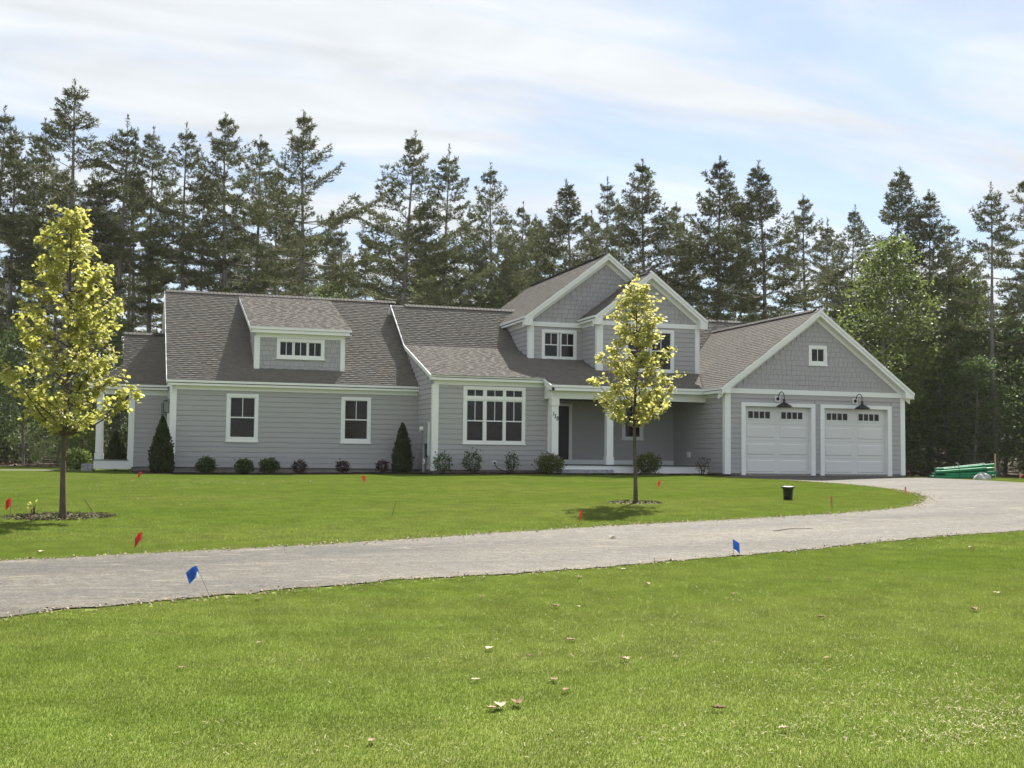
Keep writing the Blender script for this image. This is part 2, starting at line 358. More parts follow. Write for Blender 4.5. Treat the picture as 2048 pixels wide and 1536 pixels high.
FAR = [(-12, -27.9), (-2.9, -27.04), (-1.83, -26.78), (-1.25, -26.53), (-.22, -26.32), (1.61, -25.76), (2.69, -25.39), (4.06, -24.81), (5.35, -24.41), (6.58, -23.99), (8.21, -23.6), (10.08, -23.1), (11.8, -22.52), (13.36, -21.83),
       (14.5, -21.05), (15.45, -20.1), (16.55, -18.75), (17.6, -16.9), (18.26, -15.2), (18.96, -12.29), (18.94, -11.09), (18.71, -10.32), (18.35, -8.8), (17.75, -7.8), (17.55, -6.9), (18.3, -6.1), (18.72, -4.55)]
NEAR = [(-12, -33.2), (-2.48, -31.55), (-2.08, -31.24), (-1.49, -31.06), (-.63, -30.63), (.19, -30.3), (.84, -30.11), (1.48, -29.75), (2.59, -29.64), (3.17, -29.48), (4.16, -29.18), (5.72, -28.58), (6.54, -28.36), (7.79, -27.9), (9.27, -27.25), (10.85, -26.66), (12.92, -26.19), (18, -25.4), (28, -24.6), (41, -24.3)]
DRIVE = FAR + [(26, -4.5), (26.4, -4.0), (31.0, .6), (31.6, .2), (28.1, -5.0), (26.3, -8.7), (25.9, -10.2), (26.0, -11.8), (27.0, -13.8), (30, -16.2), (41, -18.5)] + NEAR[::-1]
BED = [(-1.25, 3.9), (-1.25, -.9), (-.8, -1.75), (2, -1.95), (7.0, -1.9), (7.9, -3.1), (8.5, -3.75), (12.0, -4.2), (12.5, -4.7), (17.1, -5.15), (18.5, -6.0), (18.75, -4.8), (18.7, .2), (8.6, .3), (-.2, .3), (-.2, 3.9)]
PATH = [(-20, 5.0), (-12, 4.4), (-5.6, 3.7), (-4.2, 4.2), (-3.2, 4.9), (-2.7, 4.9), (-2.7, 7.0), (-4.0, 6.9), (-6, 6.6), (-12, 6.9), (-20, 7.4)]
sheet('lawn', LAWN, 0., 1.1, 'lawn_soil', edge=1.2)
def line_dist(x, y, line):
    d = np.full(x.shape, 1e9)
    for (x0, y0), (x1, y1) in zip(line[:-1], line[1:]):
        t = np.clip(((x - x0) * (x1 - x0) + (y - y0) * (y1 - y0)) / max(1e-9, (x1 - x0) ** 2 + (y1 - y0) ** 2), 0, 1); d = np.minimum(d, np.hypot(x - x0 - t * (x1 - x0), y - y0 - t * (y1 - y0)))
    return d
def drive_sheet():
    o = sheet('driveway', DRIVE, .014, .33, 'asphalt', jit=.06, edge=.13); n = len(o.data.vertices); co = np.zeros(n * 3, np.float32); o.data.vertices.foreach_get('co', co); co = co.reshape(-1, 3).astype(float)
    a = line_dist(co[:, 0], co[:, 1], FAR); b = line_dist(co[:, 0], co[:, 1], NEAR); at = o.data.attributes.new('across', 'FLOAT', 'POINT'); at.data.foreach_set('value', (a / np.maximum(a + b, 1e-6)).astype(np.float32))
drive_sheet()
sheet('garden_path', PATH, .014, .6, 'asphalt', edge=.4)
sheet('mulch_bed', BED, .02, .16, 'mulch', jit=.04, edge=.15, lump=.035)

# ---- grass: one mass of blades spread over the lawn
def blade_patch(name, size, n, h, w, seed):
    r = np.random.default_rng(seed); x = r.uniform(-size / 2, size / 2, n); y = r.uniform(-size / 2, size / 2, n)
    hh = h * r.uniform(.55, 1.25, n); a = r.uniform(0, 2 * np.pi, n); ln = hh * r.uniform(.1, .75, n); la = r.uniform(0, 2 * np.pi, n)
    ww = w * r.uniform(.7, 1.3, n); cx, sx = np.cos(a) * ww / 2, np.sin(a) * ww / 2; lx, ly = np.cos(la) * ln, np.sin(la) * ln
    z0 = np.full(n, -.004)
    V = np.stack([np.stack([x - cx, y - sx, z0], 1), np.stack([x + cx, y + sx, z0], 1), np.stack([x + lx * .35 + cx * .8, y + ly * .35 + sx * .8, hh * .6], 1), np.stack([x + lx * .35 - cx * .8, y + ly * .35 - sx * .8, hh * .6], 1), np.stack([x + lx, y + ly, hh], 1)], 1).reshape(-1, 3)
    b = np.arange(n) * 5
    T = np.concatenate([np.column_stack([b, b + 1, b + 2]), np.column_stack([b, b + 2, b + 3]), np.column_stack([b + 3, b + 2, b + 4])])
    return np_mesh(name, V, T)
def straw_patch(name, size, n, seed):
    r = np.random.default_rng(seed); x = r.normal(0, size / 3, n); y = r.normal(0, size / 3, n); a = r.uniform(0, 2 * np.pi, n); l = r.uniform(.008, .03, n); w = .0017 * r.uniform(.7, 1.6, n)
    z = r.uniform(.006, .034, n); dz = r.uniform(-.008, .016, n); c, s = np.cos(a), np.sin(a)
    V = np.stack([np.stack([x - s * w, y + c * w, z], 1), np.stack([x + s * w, y - c * w, z], 1), np.stack([x + c * l + s * w, y + s * l - c * w, z + dz], 1), np.stack([x + c * l - s * w, y + s * l + c * w, z + dz], 1)], 1).reshape(-1, 3)
    b = np.arange(n) * 4; return np_mesh(name, V, np.column_stack([b, b + 1, b + 2, b + 3]))
def scatter(name, pts, rot, scl, meshes, mt, label, cat):
    """one 'stuff' object: patch meshes set on points by geometry nodes"""
    coll = bpy.data.collections.new(name + '_patches')
    for i, m in enumerate(meshes):
        if not m.materials: m.materials.append(MATS[mt])
        coll.objects.link(bpy.data.objects.new('%s_patch_%d' % (name, i), m))
    me = bpy.data.meshes.new(name); me.vertices.add(len(pts)); me.vertices.foreach_set('co', np.asarray(pts, np.float32).ravel())
    P_ = np.asarray(pts, float); k_ = np.asarray(rot, float); e_ = .15
    gx = (H(P_[:, 0] + e_, P_[:, 1]) - H(P_[:, 0] - e_, P_[:, 1])) / (2 * e_); gy = (H(P_[:, 0], P_[:, 1] + e_) - H(P_[:, 0], P_[:, 1] - e_)) / (2 * e_)
    lx = gx * np.cos(k_) + gy * np.sin(k_); ly = -gx * np.sin(k_) + gy * np.cos(k_)
    a = me.attributes.new('rot', 'FLOAT_VECTOR', 'POINT'); a.data.foreach_set('vector', np.column_stack([np.arctan(ly), -np.arctan(lx), k_]).astype(np.float32).ravel())
    a = me.attributes.new('scl', 'FLOAT', 'POINT'); a.data.foreach_set('value', np.asarray(scl, np.float32))
    a = me.attributes.new('pick', 'INT', 'POINT'); a.data.foreach_set('value', rng.integers(0, len(meshes), len(pts)).astype(np.int32))
    o = link(name, me, MATS[mt])
    g = bpy.data.node_groups.new(name + '_nodes', 'GeometryNodeTree'); g.interface.new_socket('Geometry', in_out='INPUT', socket_type='NodeSocketGeometry'); g.interface.new_socket('Geometry', in_out='OUTPUT', socket_type='NodeSocketGeometry')
    N = g.nodes; L = g.links; gi = N.new('NodeGroupInput'); go = N.new('NodeGroupOutput')
    ci = N.new('GeometryNodeCollectionInfo'); ci.inputs['Collection'].default_value = coll; ci.inputs['Separate Children'].default_value = True; ci.inputs['Reset Children'].default_value = True
    ip = N.new('GeometryNodeInstanceOnPoints'); ip.inputs['Pick Instance'].default_value = True
    def attr(nm, tp):
        n = N.new('GeometryNodeInputNamedAttribute'); n.data_type = tp; n.inputs['Name'].default_value = nm; return n.outputs['Attribute']
    L.new(gi.outputs[0], ip.inputs['Points']); L.new(ci.outputs[0], ip.inputs['Instance']); L.new(attr('pick', 'INT'), ip.inputs['Instance Index']); L.new(attr('rot', 'FLOAT_VECTOR'), ip.inputs['Rotation']); L.new(attr('scl', 'FLOAT'), ip.inputs['Scale']); L.new(ip.outputs[0], go.inputs[0])
    md = o.modifiers.new('spread', 'NODES'); md.node_group = g
    return tag(o, label, cat, kind='stuff')
def grass():
    keep_out = [densify(p, 2.) for p in (DRIVE, BED, PATH)]
    rings = [(-2.55, -20.62, .42, .18), (8.87, -19.21, .30, .16)]
    def ok(x, y):
        m = inside(LAWN, x, y); wx = x + .045 * np.sin(7.3 * y + 3.1 * x) + .035 * np.sin(19 * x - 5 * y); wy = y + .05 * np.sin(6.1 * x - 2 * y) + .035 * np.sin(17 * x + 3 * y)
        for p in keep_out: m &= ~inside(p, wx, wy)
        for cx, cy, a, b in rings: m &= (((x - cx) / (a * 1.9)) ** 2 + ((y - cy) / (b * 3.4)) ** 2) > 1
        m &= ~((x > -2.7) & (x < 26.1) & (y > -4.4 * (x > 18.6) - 3.2 * ((x > 12.5) & (x <= 18.6)) + .1 + 3.6 * (x < -.1)) & (y < 15))
        return m
    near = [blade_patch('blades_n%d' % i, .30, 1300, .016, .0030, i) for i in range(4)]
    mini = [blade_patch('blades_m%d' % i, .10, 145, .017, .0030, 10 + i) for i in range(4)]
    far = [blade_patch('blades_f%d' % i, .60, 1700, .022, .0056, 20 + i) for i in range(4)]
    P = {'n': [], 'm': [], 'f': []}
    xs = np.arange(-24, 43.2, .6); ys = np.arange(-45, 16, .6); X, Y = np.meshgrid(xs + .3, ys + .3); X = X.ravel(); Y = Y.ravel(); D = depth(X, Y)
    lat = (X - CAM[0]) * FW[1] - (Y - CAM[1]) * FW[0]; seen = (np.abs(lat) < .46 * D + 7.)
    kf = seen & (D > 17.4) & (D <= 62); kn = seen & (D > 2.2) & (D <= 17.4)
    nx_ = np.concatenate([X[kn] + a * .15 for a in (-1, 1) for b in (-1, 1)]); ny_ = np.concatenate([Y[kn] + b * .15 for a in (-1, 1) for b in (-1, 1)])
    for key, size, X, Y in (('n', .30, nx_, ny_), ('f', .60, X[kf], Y[kf])):
        h = size / 2
        c = [ok(X + a * h, Y + b * h) for a in (-1, 0, 1) for b in (-1, 0, 1)]
        full = np.logical_and.reduce(c); some = np.logical_or.reduce(c) & ~full
        P[key].append((X[full], Y[full]))
        n = int(round(size / .10)); off = (np.arange(n) - (n - 1) / 2) * .10
        for ox in off:
            for oy in off:
                x, y = X[some] + ox, Y[some] + oy; x = x + rng.uniform(-.03, .03, x.shape); y = y + rng.uniform(-.03, .03, x.shape)
                k = ok(x, y); P['m'].append((x[k], y[k]))
    for key, ms in (('n', near), ('m', mini), ('f', far)):
        x = np.concatenate([p[0] for p in P[key]]); y = np.concatenate([p[1] for p in P[key]])
        nm, lb = {'n': ('lawn_grass', 'short green grass of the near lawn and beside the driveway'), 'm': ('edge_grass', 'ragged grass along the edges of the driveway and beds'), 'f': ('lawn_grass', 'mown green grass between the driveway and the house')}[key]
        scatter(nm, np.column_stack([x, y, H(x, y)]), rng.integers(0, 4, len(x)) * math.pi / 2, np.ones(len(x)), ms, 'grass', lb, 'grass')
    # pale straw left from seeding
    st = [straw_patch('straw_%d' % i, .28, 7, 40 + i) for i in range(3)]
    xs, ys, sc = [], [], []
    def blob(cx, cy, rx, ry, n, s=1.):
        x = rng.normal(cx, rx, n); y = rng.normal(cy, ry, n); k = ok(x, y); xs.append(x[k]); ys.append(y[k]); sc.append(np.full(k.sum(), s) * rng.uniform(.7, 1.2, k.sum()))
    for a in ((3.3, -37.1, .35, .2, 90), (3.75, -36.7, .35, .3, 80), (2.9, -37.3, .4, .15, 60), (3.6, -36.2, .6, .3, 40), (2.6, -36.8, .6, .25, 30), (3.0, -35.6, .7, .3, 26), (4.2, -35.2, .7, .4, 24), (2.8, -34.6, .7, .35, 16), (4.3, -34.3, .9, .4, 16), (1.7, -37., .4, .2, 26), (.5, -34.4, 1.1, .5, 22), (4.8, -31.5, 1.2, .5, 14), (2.6, -33.1, .9, .4, 22), (-.6, -36.4, .9, .4, 30), (.4, -36.9, .6, .3, 20)): blob(*a)
    for a in ((-1.6, -12, 1.6, 3., 60, 1.7), (.6, -10.5, 1.8, 1.2, 70, 1.7), (-.6, -16, 1.4, 1.6, 26, 1.5), (-2.8, -6, 2., 2., 26, 1.8), (4, -16, 3, 2, 14, 1.5)): blob(*a)
    x = rng.uniform(-6, 14, 260); y = rng.uniform(-38, -24, 260); k = ok(x, y); xs.append(x[k]); ys.append(y[k]); sc.append(np.full(k.sum(), .45))
    x, y, s = map(np.concatenate, (xs, ys, sc)); scatter('straw', np.column_stack([x, y, H(x, y) + .004]), rng.uniform(0, 6.28, len(x)), s, st, 'straw', 'pale dry straw lying in thin patches of the lawn', 'straw')
    # loose chips and litter along the driveway edges
    V = []; T = []
    r = random.Random(5); edges = [(FAR[:26], .13, 3600), (NEAR[:18], .11, 1700)]
    for line, wd, cnt in edges:
        L = [math.dist(line[i], line[i + 1]) for i in range(len(line) - 1)]; tot = sum(L)
        for _ in range(cnt):
            i = r.choices(range(len(L)), L)[0]; t = r.random(); x = line[i][0] + (line[i + 1][0] - line[i][0]) * t + r.gauss(0, wd); y = line[i][1] + (line[i + 1][1] - line[i][1]) * t + r.gauss(0, wd)
            s = r.uniform(.006, .022); a = r.uniform(0, 6.28); z = float(H(x, y)) + .012; c, n_ = math.cos(a) * s, math.sin(a) * s; b = len(V)
            V += [(x + c, y + n_, z), (x - n_ * .6, y + c * .6, z + r.uniform(0, s)), (x - c, y - n_, z), (x + n_ * .6, y - c * .6, z), (x, y, z + s * .9)]; T += [(b, b + 1, b + 4), (b + 1, b + 2, b + 4), (b + 2, b + 3, b + 4), (b + 3, b, b + 4)]
    me = np_mesh('edge_litter', V, T); tag(link('edge_litter', me, MATS['pale_chip']), 'dry chips and gravel strewn along the driveway edge', 'gravel', kind='stuff')
    V = []; T = []
    for (cx, cy, ax, by, n) in ((-2.55, -20.62, .95, .75, 1500), (8.87, -19.21, .6, .55, 500)):
        for _ in range(n):
            a = r.uniform(0, 6.28); q = math.sqrt(r.random()); x = cx + math.cos(a) * q * ax; y = cy + math.sin(a) * q * by; s = r.uniform(.012, .05); a = r.uniform(0, 6.28); z = float(H(x, y)) + r.uniform(.004, .03); c, n_ = math.cos(a) * s, math.sin(a) * s; b = len(V)
            V += [(x + c, y + n_, z), (x - n_ * .3, y + c * .3, z + .012), (x - c, y - n_, z + .004), (x + n_ * .3, y - c * .3, z)]; T += [(b, b + 1, b + 2), (b, b + 2, b + 3)]
    tag(link('mulch_chips', np_mesh('mulch_chips', V, T), MATS['mulch_chip']), 'dark mulch chips ringing the feet of the young maples', 'mulch', kind='stuff')
grass()

# ------------------------------------------------------------------ the house
CRS = .1778
house = thing('house', (12.9, 3., -.25), 'grey clapboard house with white trim, shingle gables, front porch and two garage doors', 'house')
T = MATS
def wedge_mesh():
    m = MB().prism([(0, 0), (-.030, 0), (-.027, .161), (-.004, .1615), (-.003, .19), (0, .19)], 'x', 0, 1)
    me = bpy.data.meshes.new('clapboard'); me.from_pydata(m.v, [], m.f); me.materials.append(T['siding']); return me
BOARD = wedge_mesh()
def board(wall, plane, a0, a1, z, side='front'):
    if a1 - a0 < .03: return
    o = bpy.data.objects.new('clapboard', BOARD); COL.objects.link(o); o.parent = wall; g = ORG[wall.name]
    if side == 'front': o.location = (a0 - g.x, plane - g.y, z - g.z)
    else:
        o.rotation_euler = (0, 0, -math.pi / 2); o.location = (plane - g.x, a1 - g.y, z - g.z)
    o.scale = (a1 - a0, 1, 1)
def wall(mb, label=None):
    o = mb.build('wall', T['siding'], house)
    if label: o['label'] = label
    return o
def siding(w, plane, a0, a1, z0, z1, holes=(), side='front', lo=None, hi=None):
    """courses of clapboards between a0 and a1; holes (a,b,za,zb) are left free; lo/hi(z) give sloping limits"""
    z = z0
    while z < z1 - .03:
        s0 = max(a0, lo(z) if lo else a0); s1 = min(a1, hi(z) if hi else a1); seg = [(s0, s1)]
        for (ha, hb, za, zb) in holes:
            if z + CRS > za + .02 and z < zb - .02:
                seg = [q for s in seg for q in ((s[0], min(s[1], ha)), (max(s[0], hb), s[1])) if q[1] - q[0] > .03] if True else seg
        for a, b in seg: board(w, plane, a, b, z, side)
        z += CRS
def cells_shingle(w, y, rows_lohi, z0, z1, holes, individual, seed):
    """gable shingles: rows with random widths; each its own object or joined into one part"""
    r = random.Random(seed); z = z0; big = MB(); k = 0
    meshes = []
    if individual:
        for wd in (.13, .17, .21, .25):
            m = MB().prism([(0, 0), (-.028, 0), (-.024, .166), (-.006, .1665), (-.005, .19), (0, .19)], 'x', 0, wd)
            me = bpy.data.meshes.new('shingle'); me.from_pydata(m.v, [], m.f); me.materials.append(T['gable_shingle']); meshes.append((wd, me))
    g = ORG[w.name]
    while z < z1 - .04:
        a, e = rows_lohi(z + .05); x = a + r.uniform(-.1, 0)
        while x < e:
            wd = r.choice((.13, .17, .21, .25)); c = x + wd / 2
            hit = any(c > h[0] and c < h[1] and z + CRS > h[2] + .03 and z < h[3] - .03 for h in holes)
            if x >= a - .12 and not hit:
                dz = r.uniform(-.003, .003); py = y - r.uniform(0, .004)
                if individual:
                    o = bpy.data.objects.new('shingle', [m for q, m in meshes if q == wd][0]); COL.objects.link(o); o.parent = w; o.location = (x + .0035 - g.x, py - g.y, z + dz - g.z); o.scale = ((wd - .007) / wd, 1, 1)
                else:
                    x0, x1 = x + .0035, x + wd - .0035
                    big.prism([(py, z + dz), (py - .028, z + dz), (py - .024, z + .166), (py - .006, z + .1665), (py - .005, z + .19), (py, z + .19)], 'x', x0, x1)
            x += wd
        z += CRS
    if not individual and big.v: big.build('shingle_siding', T['gable_shingle'], w, kind='stuff')

# --- roofs
def scan(poly, axis, s):
    """intervals of the polygon along the row at coordinate s (axis = index of the slope coordinate)"""
    hits = []
    for i in range(len(poly)):
        a, b = poly[i], poly[(i + 1) % len(poly)]; sa, sb = a[axis], b[axis]
        if (sa > s) != (sb > s): hits.append(a[1 - axis] + (b[1 - axis] - a[1 - axis]) * (s - sa) / (sb - sa))
    hits.sort(); return [(hits[i], hits[i + 1]) for i in range(0, len(hits) - 1, 2)]
def roof(poly, zf, axis, up, th=.10, tabs=True, seed=1):
    """slab over a plan polygon with shingle tabs; axis: slope coordinate (0 x, 1 y), up: +1/-1 the way it rises"""
    n = len(poly); top = [(x, y, zf(x, y)) for x, y in poly]; bot = [(x, y, zf(x, y) - th) for x, y in poly]
    ar = sum(poly[i][0] * poly[(i + 1) % n][1] - poly[(i + 1) % n][0] * poly[i][1] for i in range(n))
    if ar < 0: top.reverse(); bot.reverse()
    o = MB().poly(top + bot, [tuple(range(n)), tuple(range(2 * n - 1, n - 1, -1))] + [(i, n + i, n + (i + 1) % n, (i + 1) % n) for i in range(n)]).build('roof', T['roof_deck'], house)
    if not tabs: return o
    r = random.Random(seed); c = [p[axis] for p in poly]; lo, hi = min(c), max(c)
    a = poly[0]; e = (1e-3, 0) if axis == 0 else (0, 1e-3); m = abs(zf(a[0] + e[0], a[1] + e[1]) - zf(*a)) / 1e-3
    step = .143 / math.sqrt(1 + m * m); s = lo if up > 0 else hi; V = []; F = []
    def pt(al, sl, dz):
        x, y = (sl, al) if axis == 0 else (al, sl); V.append((x, y, zf(x, y) + dz))
    nrow = int((hi - lo) / step) + 1
    for k in range(nrow):
        s0 = s + up * k * step; s1 = s0 + up * (step + .006)
        mid = s0 + up * step * .5
        if not (lo < mid < hi): continue
        s1 = min(max(s1, lo), hi)
        for (u0, u1) in scan(poly, axis, mid):
            x = u0
            thick = r.random() < .5
            while x < u1 - .01:
                wd = r.uniform(.10, .30) if thick else r.uniform(.08, .22); x1 = min(x + wd, u1); t = r.uniform(.014, .021) if thick else r.uniform(.004, .007); b = len(V)
                pt(x, s0, t); pt(x1, s0, t); pt(x1, s1, .003); pt(x, s1, .003); pt(x, s0, -.001); pt(x1, s0, -.001)
                q = [(b, b + 1, b + 2, b + 3), (b + 4, b + 5, b + 1, b)]
                flip = (up > 0) != (axis == 1)
                F += [f[::-1] for f in q] if flip else q
                x = x1; thick = not thick
    g = ORG[house.name]; me = np_mesh('shingles', np.array(V) - np.array(g), F); sh = link('shingles', me, T['roof_shingle'], o); sh['kind'] = 'stuff'; return o
def ridge_cap(parent, p0, p1, seed=3):
    mb = MB(); p0 = Vector(p0); p1 = Vector(p1); d = p1 - p0; n = int(d.length / .15); side = Vector((-d.y, d.x, 0)).normalized()
    for k in range(n):
        a = p0 + d * (k / n); b = p0 + d * ((k + 1.12) / n); lift = Vector((0, 0, .018)); up = Vector((0, 0, .05)); dn = Vector((0, 0, -.055))
        A = [a + side * .15 + dn + lift, a + up + lift, a - side * .15 + dn + lift]; B = [b + side * .15 + dn, b + up, b - side * .15 + dn]
        dd = Vector((0, 0, -.02)); A2 = [q + dd for q in A]
        mb.poly(A + B + A2, [(0, 1, 4, 3), (1, 2, 5, 4), (6, 7, 1, 0), (7, 8, 2, 1)])
    mb.build('ridge_cap', T['ridge_cap'], parent)
def trim(mb, name='trim', parent=None): return mb.build(name, T['trim'], parent or house)
def eave_front(x0, x1, y, zt, zb, ywall, frieze=None, fx=None):
    """crown + fascia along X at y, soffit back to the wall, frieze board below"""
    zm = zb + (zt - zb) * .58
    o = trim(MB().box(x0, x1, y - .028, y + .04, zm, zt + .004), 'crown_moulding')
    trim(MB().box(x0 + .004, x1 - .004, y, y + .03, zb, zm - .004), 'fascia')
    trim(MB().box(x0 + .006, x1 - .006, y + .03, ywall, zb + .012, zb + .03), 'soffit')
    if frieze is not None:
        a, b = fx or (x0 + .2, x1); trim(MB().box(a, b, ywall - .045, ywall + .01, frieze, zb + .012), 'frieze_board')
def eave_side(y0, y1, x, zt, zb, xwall, frieze=None, fy=None):
    zm = zb + (zt - zb) * .58; s = 1 if xwall > x else -1
    def bx(a, b, *r): return MB().box(min(a, b), max(a, b), *r)
    trim(bx(x - s * .028, x + s * .04, y0, y1, zm, zt + .004), 'crown_moulding')
    trim(bx(x, x + s * .03, y0 + .004, y1 - .004, zb, zm - .004), 'fascia')
    trim(bx(x + s * .03, xwall, y0 + .006, y1 - .006, zb + .012, zb + .03), 'soffit')
    if frieze is not None:
        a, b = fy or (y0 + .2, y1); trim(bx(xwall - s * .045, xwall + s * .01, a, b, frieze, zb + .012), 'frieze_board')
def rake(pts, axis, at, wallat, crown=.115, fascia=.13, frieze=.15):
    """rake boards along a poly-line pts ((a,z) roof edge) in the plane axis=at, soffit to the wall plane"""
    s = 1 if wallat > at else -1
    low = lambda d: [(p[0], p[1] - d) for p in pts[::-1]]
    trim(MB().prism([(p[0], p[1] - .008) for p in pts] + low(crown), axis, at - s * .028, at + s * .04), 'crown_moulding')
    trim(MB().prism([(p[0], p[1] - crown - .003) for p in pts] + low(crown + fascia), axis, at, at + s * .03), 'fascia')
    trim(MB().prism([(p[0], p[1] - crown - fascia + .04) for p in pts] + low(crown + fascia - .015), axis, at + s * .03, wallat), 'soffit')
    if frieze: trim(MB().prism([(p[0], p[1] - crown - fascia + .01) for p in pts] + low(crown + fascia + frieze), axis, wallat - s * .045, wallat + s * .01), 'frieze_board')
def corner(x0, x1, y0, y1, z0, z1): return trim(MB().box(x0, x1, y0, y1, z0, z1), 'corner_board')
def window(y, x0, x1, z0, z1, sashes, cw=.115, sill=True, label=None):
    """casing ring with sashes (x0,x1,z0,z1,kind): 'dh' double hung with divided top, 'fx' fixed with one upright bar"""
    mb = MB()
    mb.box(x0, x1, y - .058, y, z1 - cw, z1).box(x0, x0 + cw, y - .056, y, z0, z1 - cw).box(x1 - cw, x1, y - .056, y, z0, z1 - cw).box(x0 + cw, x1 - cw, y - .054, y, z0, z0 + cw * .75)
    prev = None
    w = mb.build('window', T['trim'], house)
    if label: w['label'] = label
    if sill: MB().box(x0 - .025, x1 + .025, y - .075, y, z0 - .045, z0 - .001).build('sill', T['trim'], w)
    for (a, b, c, d, kind) in sashes:
        m = MB(); t = .028
        m.box(a - .05, a, y - .034, y - .002, c - .05, d + .05).box(b, b + .05, y - .034, y - .002, c - .05, d + .05).box(a, b, y - .033, y - .002, d, d + .05).box(a, b, y - .033, y - .002, c - .05, c)
        mid = (c + d) / 2
        if kind == 'dh': m.box(a, b, y - .032, y - .002, mid - t * .7, mid + t * .7)
        sash = m.build('sash', T['trim'], w)
        if kind == 'dh': rects = [(a, b, c, mid - t * .7), (a, (a + b) / 2, mid + t * .7, d), ((a + b) / 2, b, mid + t * .7, d)]; bar = (mid + t * .7, d)
        elif kind == 'fx': rects = [(a, (a + b) / 2, c, d), ((a + b) / 2, b, c, d)]; bar = (c, d)
        for (ra, rb, rc, rd) in rects: MB().box(ra, rb, y - .008, y - .003, rc, rd).build('pane', T['glass'], w)
        MB().box((a + b) / 2 - .011, (a + b) / 2 + .011, y - .026, y - .008, bar[0], bar[1]).build('muntin', T['trim'], w)
    return w

# --- left wing -------------------------------------------------------------
LWs = .645; lwz = lambda x, y: 2.979 + LWs * (y + .227); LRY, LRZ = 5.70, 2.979 + LWs * 5.927
lwb = lambda x, y: LRZ - LWs * (y - LRY)
w = wall(MB().prism([(0, 0), (11.4, 0), (11.4, 3.1), (LRY, LRZ - .12), (0, 3.02)], 'x', -.06, 8.61), 'long grey clapboard wall of the low wing')
siding(w, 0, .105, 8.61, 0, 2.66, [(1.785, 2.88, .9, 2.565), (5.79, 6.87, .9, 2.555)])
siding(w, -.06, .12, 3.8, 0, 2.66, [(1.35, 2.65, -.1, 2.3)], side='left')
corner(-.11, .11, -.05, 0, -.02, 2.66); corner(-.11, -.06, 0, .15, -.02, 2.66)
MB().box(-.02, 8.7, .03, 11.3, -.8, -.005).build('foundation', T['concrete'], house)
eave_front(-.227, 8.60, -.227, 2.979, 2.803, 0, 2.665, (-.06, 8.6))
r_ = roof([(-.227, -.227), (8.62, -.227), (8.62, LRY), (-.227, LRY)], lwz, 1, 1, seed=5)
ridge_cap(r_, (-.2, LRY, LRZ + .0), (8.9, LRY, LRZ + .0))
roof([(-.227, LRY), (8.9, LRY), (8.9, 11.7), (-.227, 11.7)], lwb, 1, -1, tabs=False)
rake([(-.227, 2.979), (LRY, LRZ), (11.7, lwb(0, 11.7))], 'x', -.227, -.06)
window(0, 1.785, 2.88, .92, 2.565, [(1.935, 2.745, 1.06, 2.42, 'dh')], label='double hung window near the outer corner of the low wing')
window(0, 5.79, 6.87, .925, 2.555, [(5.94, 6.735, 1.06, 2.42, 'dh')], label='double hung window beside the meter wall')
# side door
d_ = MB().box(-.1, -.06, 1.35, 2.65, -.05, 2.3).build('door_casing', T['trim'], house); MB().box(-.115, -.1, 1.5, 2.5, 0, 2.15).build('side_door', T['door_white'], house); MB().tube([(-.15, 1.62, 1.0), (-.15, 1.62, 1.12)], .02, 8).build('handle', T['grey_metal'], d_)
# dormer
DY = .645; dz_ = lambda x, y: 5.0 + (LRZ - .03 - 5.0) / (LRY - .4) * (y - .4)
w = wall(MB().prism([(DY, 3.3), (DY, 4.92), (LRY - .3, dz_(0, LRY - .3) - .1), (LRY - .5, LRZ - .8)], 'x', 2.80, 5.97), 'small dormer wall of grey shingles')
cells_shingle(w, DY, lambda z: (2.94, 5.83), 3.46, 4.66, [(3.55, 5.24, 3.93, 4.63)], False, 4)
siding(w, 2.80, DY + .02, LRY, 3.5, 4.7, side='left', hi=lambda z: (z + .10 - 2.979) / LWs - .227)
corner(2.75, 2.945, DY - .05, DY, 3.42, 4.66); corner(5.83, 5.995, DY - .05, DY, 3.42, 4.66); corner(2.75, 2.80, DY, DY + .12, 3.48, 4.7); corner(5.97, 5.995, DY, DY + .12, 3.48, 4.7)
eave_front(2.59, 6.20, .40, 5.0, 4.79, DY, 4.645, (2.8, 5.97))
r_ = roof([(2.59, .40), (6.20, .40), (6.20, LRY - .02), (2.59, LRY - .02)], dz_, 1, 1, seed=9)
for xx, s in ((2.59, 1), (6.165, -1)): trim(MB().prism([(.40, 4.985), (LRY - .05, dz_(0, LRY - .05) - .015), (LRY - .05, dz_(0, LRY - .05) - .14), (.40, 4.83)], 'x', xx - s * .02, xx + s * .03), 'rake_board')
trim(MB().box(2.9, 5.9, DY - .045, DY - .02, 3.435, 3.465), 'flashing')
window(DY, 3.54, 5.25, 3.925, 4.635, [(3.665, 4.09, 4.035, 4.50, 'fx'), (4.18, 4.60, 4.035, 4.50, 'fx'), (4.69, 5.12, 4.035, 4.50, 'fx')], label='strip of three small dormer windows')

